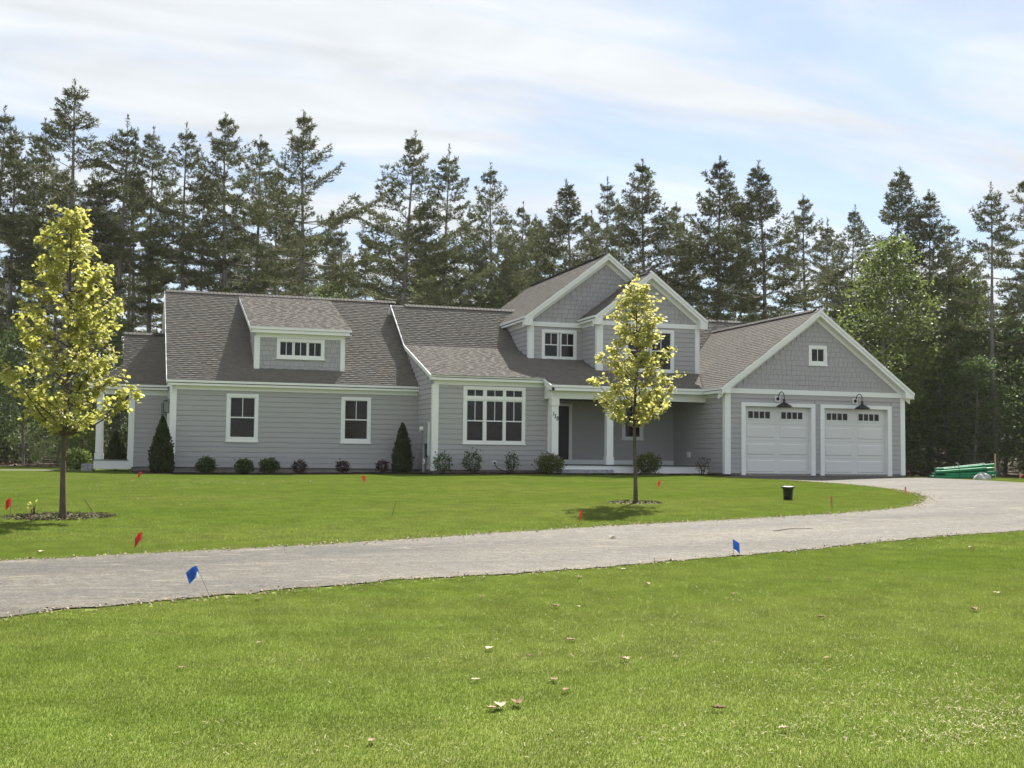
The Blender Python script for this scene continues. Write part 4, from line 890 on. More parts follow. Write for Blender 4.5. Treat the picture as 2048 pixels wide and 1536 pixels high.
def leafy(seed, Ht, cb, R, nclump, per, leaf, spread=.36, top_bias=1.):
    """broad-leaved tree: limbs and loose clumps of leaves on their ends"""
    r = np.random.default_rng(seed); pr = random.Random(seed); mb = MB(); zs = np.linspace(0, Ht * .93, 9); wob = r.normal(0, .03 * Ht, (3, 2))
    tx = lambda z: wob[0] * math.sin(z / Ht * 3) + wob[1] * (z / Ht) ** 2
    mb.tube([(*tx(z), z - .2 if z == 0 else z) for z in zs], [max(.01, .011 * Ht * (1 - z / Ht) ** .9) for z in zs], 7, False)
    V = []; Q = []; n0 = 0
    for k in range(nclump):
        t = (k + pr.random()) / nclump; zc = cb * Ht + (Ht * (1 - cb)) * t ** (1 / top_bias); f = (zc - cb * Ht) / (Ht * (1 - cb)); prof = math.sin(math.pi * min(1, max(.08, f * .86 + .16))) ** .7
        rad = R * prof * math.sqrt(pr.uniform(.12, 1)); az = pr.uniform(0, 6.28); tip = np.array([*(tx(zc) + rad * np.array([math.cos(az), math.sin(az)])), zc])
        zb = max(.1 * Ht, zc - rad * pr.uniform(.5, 1.)); base = np.array([*tx(zb), zb]); mid = (base + tip) / 2 + np.array([0, 0, .1 * rad])
        if k % 2 == 0: mb.tube([tuple(base), tuple(mid), tuple(tip)], [.006 * rad + .012, .004 * rad + .008, .004], 4, False)
        m = int(per * pr.uniform(.6, 1.4)); c = tip + r.normal(0, 1, (m, 3)) * np.array([spread, spread, spread * .55])
        nrm = unit(r.normal(0, 1, (m, 3)) + np.array([0, 0, .8])); a = unit(np.cross(nrm, r.normal(0, 1, (m, 3)))); b = np.cross(nrm, a); l = leaf * r.uniform(.6, 1.3, (m, 1))
        V.append(np.stack([c - a * l * .6, c + b * l * .42 + nrm * l * .1, c + a * l * .6, c - b * l * .42 + nrm * l * .1], 1).reshape(-1, 3)); i = n0 + np.arange(m) * 4; Q.append(np.column_stack([i, i + 1, i + 2, i + 3])); n0 += 4 * m
    return mb, np.concatenate(V), np.concatenate(Q)
def proto(gen, bark, leafm):
    mb, V, Q = gen; tr = bpy.data.meshes.new('trunk'); tr.from_pydata(mb.v, [], mb.f); tr.polygons.foreach_set('use_smooth', [True] * len(tr.polygons)); tr.materials.append(T[bark])
    cr = np_mesh('crown', V, Q); cr.materials.append(T[leafm]); return tr, cr, float(V[:, 2].max())
def plant_tree(name, pr, x, y, h, label, cat, group, rz=None, fat=1.):
    root = empty(name, (x, y, float(H(x, y)) - .03)); tag(root, label, cat, group); s = h / pr[2]; root.scale = (s * fat, s * fat, s); root.rotation_euler = (0, 0, rnd.uniform(0, 6.28) if rz is None else rz)
    for nm, me in (('trunk', pr[0]), ('crown', pr[1])):
        o = bpy.data.objects.new(nm, me); COL.objects.link(o); o.parent = root
    return root
PINES = [proto(pine(1, 19.5, .48, 2.5, 1.), 'pine_bark', 'needles'), proto(pine(2, 19, .50, 2.3, 1.1), 'pine_bark', 'needles'), proto(pine(3, 17, .24, 3.4, .8), 'pine_bark', 'needles_light'), proto(pine(4, 16.5, .16, 3.7, .6), 'pine_bark', 'needles'), proto(pine(5, 18, .42, 2.6, 1.1), 'pine_bark', 'needles_light'), proto(pine(6, 16, .16, 3.5, .7), 'pine_bark', 'needles'), proto(pine(7, 11, .07, 3.1, .5, False), 'pine_bark', 'needles'), proto(pine(8, 12, .10, 3.0, .6, False), 'pine_bark', 'needles_light'), proto(pine(9, 17.5, .42, 3.3, 2.2), 'pine_bark', 'needles'), proto(pine(10, 18.5, .38, 3.1, 1.4), 'pine_bark', 'needles_light')]
BROAD = [proto(leafy(11, 12, .25, 2.6, 150, 58, .15, .42), 'birch_bark', 'bright_leaf'), proto(leafy(12, 9, .15, 2.2, 120, 52, .13, .40), 'pine_bark', 'forest_leaf'), proto(leafy(13, 6, .08, 1.8, 90, 52, .12, .36), 'pine_bark', 'forest_leaf'), proto(leafy(14, 5, .05, 1.7, 80, 48, .12, .36), 'pine_bark', 'bright_leaf')]
# (x, y, height, kind, fatness, label)
FRONT_PINES = [
    (-8.85, 30.7, 20.4, 1, 1., 'pine at the edge of the woods, farthest from the garage'), (-7.8, 28.3, 18.8, 0, .95, 'slim pine second from the outer edge of the woods, behind the leftmost maple'),
    (-6.3, 28.9, 19.5, 4, .9, 'pine just beside the tallest pine, on the side away from the house'), (-4.7, 25.2, 20.9, 0, 1.25, 'tallest pine of all, rising behind the maple with the mulch ring'),
    (-3.4, 33.2, 18.6, 1, 1., 'pine half hidden behind the tallest pine'), (-2.1, 26.5, 19.4, 8, 1.05, 'dark pine behind the side porch, next to the tallest pine'),
    (-.5, 28.1, 19.2, 4, .95, 'thin pine above the end of the low wing roof'), (1.2, 25.4, 19.0, 0, 1., 'pale topped pine above the plain left part of the low roof'),
    (3.4, 24.7, 19.5, 9, 1.1, 'narrow pointed pine above the left edge of the dormer'), (5.3, 28.3, 19.4, 4, 1., 'pine between the two pointed pines above the dormer'),
    (7.2, 21.4, 19.1, 9, 1.05, 'lone spreading pine above the right edge of the dormer'), (11.3, 15.9, 17.1, 2, 1.05, 'wide airy pine standing alone above the middle roof ridge'),
    (13.9, 17.2, 16.9, 8, 1., 'tall pine to the right of the airy pine above the ridge'), (17.4, 20.3, 16.7, 2, .9, 'third pine of the row above the middle ridge'),
    (20.8, 25.5, 15.8, 4, .85, 'small pine just left of the upper floor gable'), (20.3, 15.1, 15.2, 5, 1.1, 'broad pine right behind the larger gable peak'),
    (26.4, 25.8, 17.9, 0, .9, 'flat topped pine behind the gap between the gables'), (23.8, 14.0, 16.2, 3, 1.05, 'dense dark pine behind the smaller gable peak'),
    (27.5, 12.9, 16.6, 3, 1.05, 'twin topped heavy pine above the garage roof ridge'), (29.3, 11.3, 16.1, 5, 1.1, 'broad heavy pine just left of the garage peak'),
    (35.0, 16.8, 15.7, 9, 1., 'thinner pine directly above the garage peak'), (38.3, 17.8, 15.5, 2, .9, 'pointed small pine right of the garage peak'),
    (40., 15.6, 17.6, 5, 1.1, 'tiered pine behind the bright round tree'), (41.6, 14.7, 16.1, 3, .95, 'slanting pine right of the tiered pine'),
    (41.0, 8.6, 15.3, 8, 1.0, 'pine with long bare limbs above the green pipes'), (44.0, 9.7, 16.1, 4, 1., 'rightmost pine, cut by the edge of the picture')]
for x, y, h, k, ft, lb in FRONT_PINES: plant_tree('pine_tree', PINES[k], x, y, h, lb, 'tree', 'pines at the edge of the woods', fat=ft)
_n = 0
for k, (x, y, h) in enumerate([(12.0, 36.7, 15.5), (12.7, 32.3, 14.4), (11.7, 41.0, 16.5), (23.6, 30.9, 16.2), (26.7, 36.2, 17.5), (16.5, 33.2, 16.9), (20.0, 34.1, 16.9), (21.0, 29.6, 15.9), (7.5, 36.0, 19.1), (2.7, 35.4, 18.7), (-1.4, 38.8, 19.3), (-6.2, 40.4, 19.0), (27.6, 31.7, 16.7), (29.6, 31.1, 17.4), (32.2, 28.2, 17.1), (37.2, 28.7, 17.5), (42.7, 26.9, 16.5), (48.0, 21.0, 15.9)]):
    plant_tree('woods_pine', PINES[(4, 1, 9, 0, 8, 2)[k % 6]], x, y, h, 'pine standing deep in the woods behind the front row', 'tree', 'pines deeper in the woods', fat=rnd.uniform(.85, 1.1))
for k in range(16):
    la = -.02 + .40 * k / 15; dd = 72 + 9 * ((k * .618) % 1.); x = CAM[0] + FW[0] * dd + FW[1] * la * dd; y = CAM[1] + FW[1] * dd - FW[0] * la * dd
    plant_tree('young_pine', PINES[6 + k % 2], x, y, rnd.uniform(7.5, 10.5), 'low branched young pine far back in the woods', 'tree', 'young pines far back in the woods', fat=rnd.uniform(.9, 1.2))
for k in range(44):
    dd = 82 + 36 * ((k * .618) % 1.); la = -.50 + 1.02 * ((k * .754877) % 1.)
    x = CAM[0] + FW[0] * dd + FW[1] * la * dd; y = CAM[1] + FW[1] * dd - FW[0] * la * dd
    hh = (14.0 if dd < 85 else 16.5) * rnd.uniform(.72, 1.1) * (1.18 if la < -.17 else 1.)
    plant_tree('woods_pine', PINES[(0, 1, 2, 3, 4, 5, 8, 9)[k % 8]], x, y, hh, 'pine standing deep in the woods behind the front row', 'tree', 'pines deeper in the woods', fat=rnd.uniform(.9, 1.2))
# broad-leaved trees and saplings of the forest edge
for x, y, h, k, ft, lb in [
    (34.6, 8.2, 12.3, 0, 1., 'bright green round topped tree just beyond the garage'), (40.8, 10.3, 8.3, 1, 1.2, 'bushy green tree behind the stack of pipes'), (37.5, 12.6, 8.7, 1, 1.1, 'leafy tree close beyond the garage corner'),
    (44.7, 9.8, 8.8, 2, 1.2, 'low spreading tree right of the pipe stack'), (48., 8.1, 10.5, 1, 1.1, 'leafy tree at the far right edge'), (42.0, 12.4, 11, 0, .9, 'light green tree between the garage tree and the right edge'),
    (31.5, 15.5, 8.5, 1, 1., 'leafy tree peeping over the garage roof'), (14.5, 24, 11.5, 0, .9, 'light green tree behind the airy pine'), (9.5, 26, 10.5, 1, 1., 'leafy tree filling the gap right of the dormer pine'), (19.0, 24, 10.5, 1, 1., 'leafy tree left of the upper floor gable'), (16.5, 14.5, 8.2, 2, 1., 'sapling showing just above the middle ridge'),
    (23.0, 19.0, 10, 1, 1., 'leafy tree behind the larger gable'), (-6.5, 23.5, 7.5, 1, 1., 'sapling behind the crown of the mulched maple'), (-9.5, 25, 8.5, 2, 1., 'sapling at the outer edge of the woods'), (-3.8, 21.5, 4.8, 3, 1., 'bright sapling seen through the side porch'),
    (-2.4, 24, 8, 1, 1., 'dark leafy tree above the side porch roof'), (2.6, 22, 9, 2, 1., 'sapling hidden behind the low wing'), (4.8, 19, 8.6, 2, 1., 'sapling peeping over the low wing ridge'), (30.5, 10, 8, 1, 1., 'leafy tree behind the garage ridge'), (27.0, 17.5, 9.5, 1, 1.1, 'leafy tree right of the smaller gable'), (35.8, 12., 9.0, 1, 1.1, 'tree in the shade behind the bright round tree'), (45., 7.5, 10.5, 1, 1.1, 'dark leafy tree beyond the right edge pines')]:
    plant_tree('leafy_tree', BROAD[k], x, y, h, lb, 'tree', 'leafy trees at the edge of the woods', fat=ft)
for k, (x, y, h, q) in enumerate([(36.2, 9.6, 5.5, 2), (39.0, 7.8, 6.2, 1), (42.3, 6.6, 6.0, 2), (45.4, 5.6, 7.0, 1), (34.2, 12.0, 6.5, 2), (47.5, 4.6, 6.5, 2), (40.4, 11.5, 7.0, 3), (43.6, 11.0, 8.5, 1)]):
    plant_tree('leafy_sapling', BROAD[q], x, y, h, ('leafy sapling directly right of the bright round tree', 'leafy sapling just above the green pipe stack', 'leafy sapling right of the green pipe stack', 'leafy sapling near the right edge of the picture', 'leafy sapling close beyond the garage eave', 'outermost leafy sapling at the right edge of the picture', 'pale sapling behind the one above the pipe stack', 'taller sapling behind those right of the pipe stack')[k], 'tree', 'saplings beyond the garage', fat=1.35)
for k in range(30):
    la = (-.50 + .17 * (k / 15)) if k < 15 else (.26 + .24 * ((k - 15) / 15)); dd = 62.5 + 5 * ((k * .618) % 1.); x = CAM[0] + FW[0] * dd + FW[1] * la * dd; y = CAM[1] + FW[1] * dd - FW[0] * la * dd
    plant_tree('woodland_bush', BROAD[2 + k % 2], x, y, rnd.uniform(1.1, 2.6), 'low leafy bush at the foot of the %s' % ('woods beyond the side porch' if k < 15 else 'woods beyond the garage'), 'bush', 'bushes on the %s' % ('wood edge beyond the side porch' if k < 15 else 'wood edge beyond the garage'), fat=1.5)
for k in range(52):
    dd = 84 + 40 * ((k * .618 + .15) % 1.); la = -.52 + 1.04 * ((k * .754877 + .37) % 1.); x = CAM[0] + FW[0] * dd + FW[1] * la * dd; y = CAM[1] + FW[1] * dd - FW[0] * la * dd
    plant_tree('young_pine', PINES[6 + k % 2], x, y, rnd.uniform(7, 12.5), 'low branched young pine far back in the woods', 'tree', 'young pines far back in the woods', fat=rnd.uniform(1.0, 1.3))
for k in range(46):
    dd = 66 + 34 * ((k * .618 + .3) % 1.); la = -.50 + 1.0 * ((k * .754877 + .1) % 1.); x = CAM[0] + FW[0] * dd + FW[1] * la * dd; y = CAM[1] + FW[1] * dd - FW[0] * la * dd
    plant_tree('understory_tree', BROAD[1 + k % 3], x, y, rnd.uniform(3.5, 7.5), 'leafy understory tree in the shade of the woods', 'tree', 'understory trees in the woods', fat=1.25)

# ---- the two young maples on the lawn
LOBES = [(-.02, 0), (.16, .13), (.30, .05), (.42, .22), (.62, .16), (.60, .36), (.86, .40), (.72, .58), (1., .5 + .5)]
def maple_leaf_mesh_arrays(C, A, Nn, S, r):
    """flat-ish five-lobed leaves: C base points, A axis, Nn normals, S sizes"""
    out = np.array([(0, 0), (.10, .42), (.36, .30), (.30, .62), (.62, .34), (1.0, 0), (.62, -.34), (.30, -.62), (.36, -.30), (.10, -.42)]); zz = np.array([0, -.10, -.03, -.14, -.05, -.10, -.05, -.14, -.03, -.10])
    B = np.cross(Nn, A); m = len(C); P = C[:, None] + (A[:, None] * out[None, :, 0:1] + B[:, None] * out[None, :, 1:2] + Nn[:, None] * zz[None, :, None] * r.uniform(.3, 2., (m, 1, 1))) * S[:, None, None]
    mid = C + A * (S[:, None] * .38); V = np.concatenate([P, mid[:, None]], 1).reshape(-1, 3); i = np.arange(m) * 11
    F = np.concatenate([np.column_stack([i + k, i + (k + 1) % 10, i + 10]) for k in range(10)]); return V, F
def young_maple(x, y, ht, env, nbr, per, leaf, mt, label, seed, lean=0., r0=.06):
    """env: list of (height, radius) giving the outline of the crown"""
    r = np.random.default_rng(seed); pr = random.Random(seed); z0 = float(H(x, y)); t = thing('maple_tree', (x, y, z0), label, 'tree', 'young maples on the lawn')
    eh = [e[0] for e in env]; er = [e[1] for e in env]; rad = lambda z: float(np.interp(z, eh, er)); mb = MB()
    tx = lambda z: (x + .025 * math.sin(z * 1.7 + seed) + lean * z, y + .02 * math.cos(z * 1.3)); zs = np.linspace(0, ht * .97, 16)
    mb.tube([(*tx(z), z0 + z - (.1 if z == 0 else 0)) for z in zs], [r0 * (1.5 if z == 0 else 1.12 if z < .4 else 1) * (1 - z / ht) ** .75 + .006 for z in zs], 10, False)
    C = []; A = []
    for b in range(nbr):
        f = (b + pr.random()) / nbr; zt = eh[0] + (eh[-1] - eh[0]) * f ** .92; R = rad(zt) * pr.choice((.5, .7, .85, 1., 1.1, 1.28)); az = b * 2.4 + pr.gauss(0, .35); zb = max(eh[0] - .15, zt - R * pr.uniform(.55, 1.1)); zb = min(zb, ht * .95)
        b0 = np.array([*tx(zb), z0 + zb]); tip = np.array([tx(zt)[0] + R * math.cos(az), tx(zt)[1] + R * math.sin(az), z0 + zt]); pts = [b0 + (tip - b0) * s + np.array([0, 0, -.10 * R * math.sin(s * math.pi)]) + r.normal(0, .012, 3) * (s > 0) for s in np.linspace(0, 1, 6)]
        mb.tube([tuple(p) for p in pts], [.004 + (.007 + .009 * R) * (1 - s) for s in np.linspace(0, 1, 6)], 5, False)
        ntw = 2 + int(R * 5)
        for k in range(ntw):
            s = pr.uniform(.35, 1.) if k else 1.; p = b0 + (tip - b0) * s; d = np.array([math.cos(az + pr.gauss(0, .8)), math.sin(az + pr.gauss(0, .8)), pr.uniform(-.1, .7)]); d /= np.linalg.norm(d); L = pr.uniform(.1, .26)
            mb.tube([tuple(p), tuple(p + d * L)], [.005, .002], 3, False)
            for j in range(int(per * pr.uniform(.5, 1.5))):
                q = p + d * L * pr.uniform(.2, 1.15) + r.normal(0, .045, 3); a = np.array([math.cos(az + pr.gauss(0, 1.1)), math.sin(az + pr.gauss(0, 1.1)), pr.uniform(-1.2, .25)]); C.append(q); A.append(a / np.linalg.norm(a))
    C = np.array(C); A = np.array(A); Nn = unit(r.normal(0, .55, A.shape) + np.array([0, 0, 1.])); Nn = unit(Nn - A * (Nn * A).sum(1, keepdims=True)); V, F = maple_leaf_mesh_arrays(C, A, Nn, leaf * r.uniform(.65, 1.25, len(C)), r)
    mb.build('trunk', T['maple_bark'], t, smooth=True); me = np_mesh('crown', V - np.array([x, y, z0]), F); link('crown', me, T[mt], t)
young_maple(-2.49, -20.69, 5.42, [(1.55, .15), (1.8, .66), (2.1, .92), (2.5, .96), (3.0, .84), (3.6, .78), (4.0, .64), (4.5, .46), (5.0, .22), (5.35, .07)], 96, 16., .078, 'maple_leaf', 'young maple with dense yellow green leaves in a ring of mulch', 3, .0, .042)
young_maple(8.87, -19.21, 4.72, [(1.75, .12), (2.05, .66), (2.25, .92), (2.5, .88), (2.9, .68), (3.4, .52), (3.9, .36), (4.3, .18), (4.68, .06)], 70, 19., .074, 'maple_leaf_warm', 'smaller young maple with sparse pale leaves in front of the porch', 8, .0, .036)

# ------------------------------------------------------------------ shrubs
def shrub(x, y, rx, hz, n, leaf, mt, label, seed, name='shrub', nst=9, up=.3, grp='shrubs along the house'):
    r = np.random.default_rng(seed); pr = random.Random(seed); z0 = float(H(x, y)) + .03; t = thing(name, (x, y, z0), label, 'shrub', grp); mb = MB(); tips = []
    for k in range(nst):
        az = k * 2.4 + pr.random(); R = rx * pr.uniform(.35, .95); zt = hz * pr.uniform(.55, .95); p = (x + R * math.cos(az), y + R * math.sin(az), z0 + zt); mb.tube([(x + .03 * math.cos(az), y + .03 * math.sin(az), z0 - .05), (x + R * .6 * math.cos(az), y + R * .6 * math.sin(az), z0 + zt * .5), p], [.012, .008, .003], 4, False); tips.append(p)
    mb.build('stems', T['twig'], t)
    d = unit(r.normal(0, 1, (n, 3))); q = r.uniform(.35, 1., (n, 1)) ** .45; lump = 1 + .24 * np.sin(d[:, :1] * 9 + seed) * np.cos(d[:, 1:2] * 8) + .14 * r.normal(0, 1, (n, 1))
    P = d * q * lump * np.array([rx, rx, hz * .5]); P[:, 2] += hz * .53; k = P[:, 2] > .02; P = P[k]; d = d[k]; m = len(P); C = P + np.array([x, y, z0])
    a = unit(d * .8 + r.normal(0, .6, (m, 3)) + np.array([0, 0, up])); nr = unit(np.cross(a, r.normal(0, 1, (m, 3)))); b = np.cross(nr, a); l = leaf * r.uniform(.6, 1.3, (m, 1))
    V = np.stack([C, C + a * l * .5 + b * l * .28 + nr * l * .07, C + a * l, C + a * l * .5 - b * l * .28 + nr * l * .07], 1).reshape(-1, 3) - np.array([x, y, z0]); i = np.arange(m) * 4
    link('foliage', np_mesh('foliage', V, np.column_stack([i, i + 1, i + 2, i + 3])), T[mt], t); return t
SY_ = -.95
shrub(1.10, SY_, .29, .47, 1300, .085, 'shrub_leaf', 'round green shrub nearest the corner arborvitae', 1)
shrub(2.35, SY_, .28, .43, 1200, .085, 'shrub_leaf', 'green shrub under the outer window of the low wing', 2); shrub(3.20, SY_, .29, .46, 1250, .085, 'shrub_leaf', 'green shrub third along the low wing, next to the first purple one', 3)
shrub(4.22, SY_, .23, .42, 620, .07, 'red_leaf', 'purple leaved shrub beside the third green shrub', 4); shrub(5.72, SY_, .21, .40, 520, .07, 'red_leaf', 'purple leaved shrub below the inner window of the low wing', 5); shrub(7.15, SY_, .2, .42, 520, .07, 'red_leaf', 'purple leaved shrub beside the inner arborvitae', 6)
shrub(8.80, -3.05, .30, .66, 480, .085, 'shrub_leaf', 'loose green shrub at the corner of the middle bay', 7); shrub(9.85, -3.0, .32, .70, 520, .085, 'shrub_leaf', 'loose green shrub below the left side of the triple window', 8); shrub(11.28, -3.0, .22, .66, 340, .08, 'shrub_leaf', 'thin upright shrub below the right side of the triple window', 9)
shrub(12.30, -4.05, .43, .62, 2100, .075, 'spirea_leaf', 'dense round shrub in front of the numbered column', 10); shrub(15.95, -4.0, .42, .66, 2000, .075, 'spirea_leaf', 'dense round shrub in front of the porch window', 11); shrub(17.95, -4.3, .24, .62, 260, .06, 'twig', 'sparse twiggy shrub at the end of the porch', 12)
shrub(-3.35, 7.6, .50, .72, 1900, .10, 'bright_leaf', 'bright yellow green shrub left of the side porch', 13)
shrub(-3.6, 15.2, .9, 1.9, 1500, .12, 'bright_leaf', 'pale leafy bush seen through the side porch', 14)
def arborvitae(x, y, h, R, label, seed):
    r = np.random.default_rng(seed); z0 = float(H(x, y)) + .02; t = thing('arborvitae', (x, y, z0), label, 'shrub', 'arborvitae beside the low wing'); n = 5200
    MB().tube([(x, y, z0 - .05), (x, y, z0 + h * .85)], [.04, .008], 6).build('trunk', T['twig'], t)
    f = r.uniform(.015, 1, n) ** 1.25; prof = np.interp(f, [0, .06, .3, .6, .85, 1.], [.80, .95, 1., .72, .34, .02]); az = r.uniform(0, 6.28, n); rr = R * prof * r.uniform(.55, 1.05, n) * (1 + .07 * np.sin(az * 5 + f * 14))
    C = np.column_stack([rr * np.cos(az), rr * np.sin(az), f * h * .97]); out = np.column_stack([np.cos(az), np.sin(az), np.zeros(n)])
    a = unit(out * .35 + np.array([0, 0, 1.]) + r.normal(0, .28, (n, 3))); b = unit(np.cross(a, unit(out + r.normal(0, .9, (n, 3))))); l = .11 * r.uniform(.6, 1.3, (n, 1)) * (.65 + .5 * (1 - f[:, None]))
    V = np.stack([C, C + a * l * .6 + b * l * .30, C + a * l, C + a * l * .6 - b * l * .30], 1).reshape(-1, 3); i = np.arange(n) * 4
    link('foliage', np_mesh('foliage', V, np.column_stack([i, i + 1, i + 2, i + 3])), T['arborvitae'], t)
arborvitae(-.35, -.95, 1.92, .37, 'tall conical arborvitae at the outer corner of the low wing', 1); arborvitae(7.85, -.95, 1.78, .33, 'conical arborvitae near the meter wall', 2)
arborvitae(-1.9, 9.5, 1.6, .4, 'dark arborvitae half hidden behind the side porch', 3)

# ------------------------------------------------------------------ small things on the ground
def flag(x, y, h, tiltx, tilty, col, label, w=.125, fh=.10, turn=0., white=False, fold=.02):
    z0 = float(H(x, y)); t = thing('marker_flag', (x, y, z0), label, 'flag', 'marker flags in the lawn'); top = Vector((x + tiltx, y + tilty, z0 + h))
    foot = Vector((x, y, z0 - .05)); MB().tube([foot, top], .0022 if y < -24 else .004, 5).build('staff', T['wire'], t)
    d = (top - foot).normalized(); lo = top - d * fh; side = Vector((math.cos(turn), math.sin(turn), -.35)).normalized(); m = MB(); n = 5
    nrm = side.cross(d).normalized(); P = []
    for i in range(n + 1):
        s = i / n; P += [top + side * w * s + nrm * fold * math.sin(s * 5) + Vector((0, 0, -.03 * s * s)), lo + side * w * s + nrm * fold * math.sin(s * 5 + .8) + Vector((0, 0, -.05 * s * s))]
    m.poly(P, [(2 * i, 2 * i + 2, 2 * i + 3, 2 * i + 1) for i in range(n)]); m.build('flag', T[col], t)
    if white:
        q = MB(); e = nrm * (.006 if nrm.y < 0 else -.006); a = lo + e; b = lo + side * w * .55 + e + Vector((0, 0, -.03)); c = top - d * fh * .55 + side * w * .12 + e; q.poly([a, b, c], [(0, 1, 2)]); q.build('white_sheen', T['flag_sheen'], t)  # white triangle painted on as light caught by the folded flag
flag(-1.25, -26.45, .28, -.0, .05, 'red_flag', 'red marker flag at the far edge of the driveway below the side porch', .14, .11, 3.9)
flag(-.62, -30.55, .30, -.16, .02, 'blue_flag', 'blue marker flag with a corner of white sheen near the driveway, closest to the viewer', .12, .10, 3.5, True)
flag(6.37, -28.3, .22, -.02, .0, 'blue_flag', 'smaller blue marker flag at the near edge of the driveway on the garage side', .09, .13, -.6, True)
flag(-3.39, -20.0, .30, -.0, .0, 'red_flag', 'red marker flag at the edge of the view beside the mulched maple', .10, .15, 3.6)
flag(-1.05, -6.8, .20, .0, .0, 'red_flag', 'red marker flag in the lawn before the corner arborvitae', .15, .10, 3.9); flag(4.69, -10.2, .22, .0, .0, 'red_flag', 'red marker flag in the lawn before the inner window of the low wing', .13, .12, .5)
flag(5.9, -23.75, .25, .02, .0, 'red_flag', 'red marker flag by the driveway, nearest the smaller maple', .08, .15, 3.6); flag(12.13, -13.4, .20, .0, .0, 'red_flag', 'red marker flag between the smaller maple and the porch', .10, .13, 3.3)
flag(12.16, -21.6, .27, .0, .0, 'red_flag', 'red marker flag beside the black bucket', .10, .14, 3.7); flag(16.9, -17.4, .20, .0, .0, 'red_flag', 'red marker flag at the rounded tip of the lawn', .10, .10, .4)
flag(-2.95, 5.9, .25, .0, .0, 'red_flag', 'red marker flag beside the side porch step', .12, .12, 3.6)
t = thing('bucket', (12.74, -18.9, float(H(12.74, -18.9))), 'black plastic bucket with debris on its lid standing in the lawn', 'bucket'); z0 = float(H(12.74, -18.9))
MB()._lathe([(.0, 0), (.098, -.02), (.104, .10), (.112, .235), (.118, .24), (.118, .25), (.135, .255), (.137, .285), (.13, .29), (.12, .292), (.02, .30), (.0, .30)], (12.74, -18.9, z0), 24).build('pail', T['black_plastic'], t, smooth=True)
MB()._lathe([(.138, .268), (.150, .272), (.152, .292), (.135, .302), (.06, .312), (0, .314)], (12.74, -18.9, z0), 24).build('lid', T['black_plastic'], t, smooth=True)
m = MB(); r_3 = random.Random(2)
for k in range(9):
    a, q = r_3.uniform(0, 6.28), r_3.uniform(.02, .12); x, y = 12.74 + q * math.cos(a), -18.9 + q * math.sin(a); s = r_3.uniform(.012, .03); m.poly([(x - s, y, z0 + .31), (x, y - s, z0 + .318), (x + s, y, z0 + .312), (x, y + s, z0 + .33)], [(0, 1, 2), (0, 2, 3), (0, 1, 3)])
m.build('debris', T['pale_chip'], t)
# fallen leaves
def dry_leaf(x, y, s, rz, mt, seed, nm='fallen_leaf'):
    r = random.Random(seed); n = 9; V = []; z0 = float(H(x, y)) + .022; c, sn = math.cos(rz), math.sin(rz); prof = [(0, .02), (.12, .12), (.2, .3), (.3, .16), (.45, .36), (.58, .18), (.72, .28), (.85, .12), (1., .0)]
    m = MB(); P = []; curl = r.uniform(.25, .7)
    for a, b in prof:
        for sd in (-1, 0, 1):
            px, py = (a - .5) * s, sd * b * s; pz = curl * (abs(sd) * b) * s + .35 * (a - .5) ** 2 * s * r.uniform(.4, 1.6); P.append((x + px * c - py * sn, y + px * sn + py * c, z0 + pz))
    m.poly(P, [(3 * i + k, 3 * i + k + 1, 3 * i + k + 4, 3 * i + k + 3) for i in range(8) for k in range(2)])
    return m.build(nm, T[mt], org=(x, y, z0))
LEAVES = [(.71, -35.97, .15), (.66, -36.0, .13), (.83, -35.93, .15), (.78, -35.18, .09), (1.29, -35.31, .11), (1.25, -35.64, .09), (2.03, -34.76, .13), (2.44, -34.77, .08), (1.94, -33.88, .12), (1.2, -34.1, .13), (1.4, -34.47, .07), (2.43, -32.14, .15), (2.63, -32.22, .09), (1.93, -31.38, .10), (3.45, -30.12, .13), (3.94, -30.88, .14), (-.19, -36.58, .09), (.85, -30.68, .08), (4.23, -29.54, .12), (4.56, -33.33, .11), (4.54, -33.09, .06), (7.29, -32.34, .14), (6.25, -33.28, .15), (1.96, -36.37, .12), (2.08, -36.91, .09), (4.51, -31.76, .10), (6.17, -30.92, .08), (10.21, -28.28, .14), (-1.07, -34.28, .08), (-.45, -33.44, .09), (-2.48, -26.18, .16), (3.52, -35.07, .08), (-.22, -31.01, .10), (5.6, -25.9, .2), (-.9, -30.9, .08), (1.1, -33.0, .07)]
for i, (x, y, s) in enumerate(LEAVES): tag(dry_leaf(x, y, s * .78, rnd.uniform(0, 6.28), 'dead_leaf_pale' if i % 3 == 0 else 'dead_leaf', i), 'curled dry brown leaf lying on the lawn or driveway', 'leaf', 'fallen leaves')
def stick(pts, r, label):
    P = [(x, y, float(H(x, y)) + .015 + dz) for x, y, dz in pts]; tag(MB().tube(P, [r, r * .8, r * .5][:len(P)], 6).build('stick', T['twig'], org=P[0]), label, 'stick')
stick([(8.6, -25.45, .0), (9.0, -25.3, .015), (9.5, -25.2, 0)], .007, 'thin dark stick lying on the driveway'); stick([(-2.0, -20.55, .05), (-2.1, -20.5, .2), (-2.18, -20.45, .3)], .008, 'small stick poking out of the mulch ring'); stick([(3.1, -21.6, .0), (3.13, -21.6, .12), (3.17, -21.6, .27)], .007, 'thin weed stalk standing in the far lawn')
shrub(-3.0, -20.3, .10, .26, 16, .05, 'maple_leaf', 'tiny sprouting plant at the edge of the mulch ring', 31, 'seedling', 4)
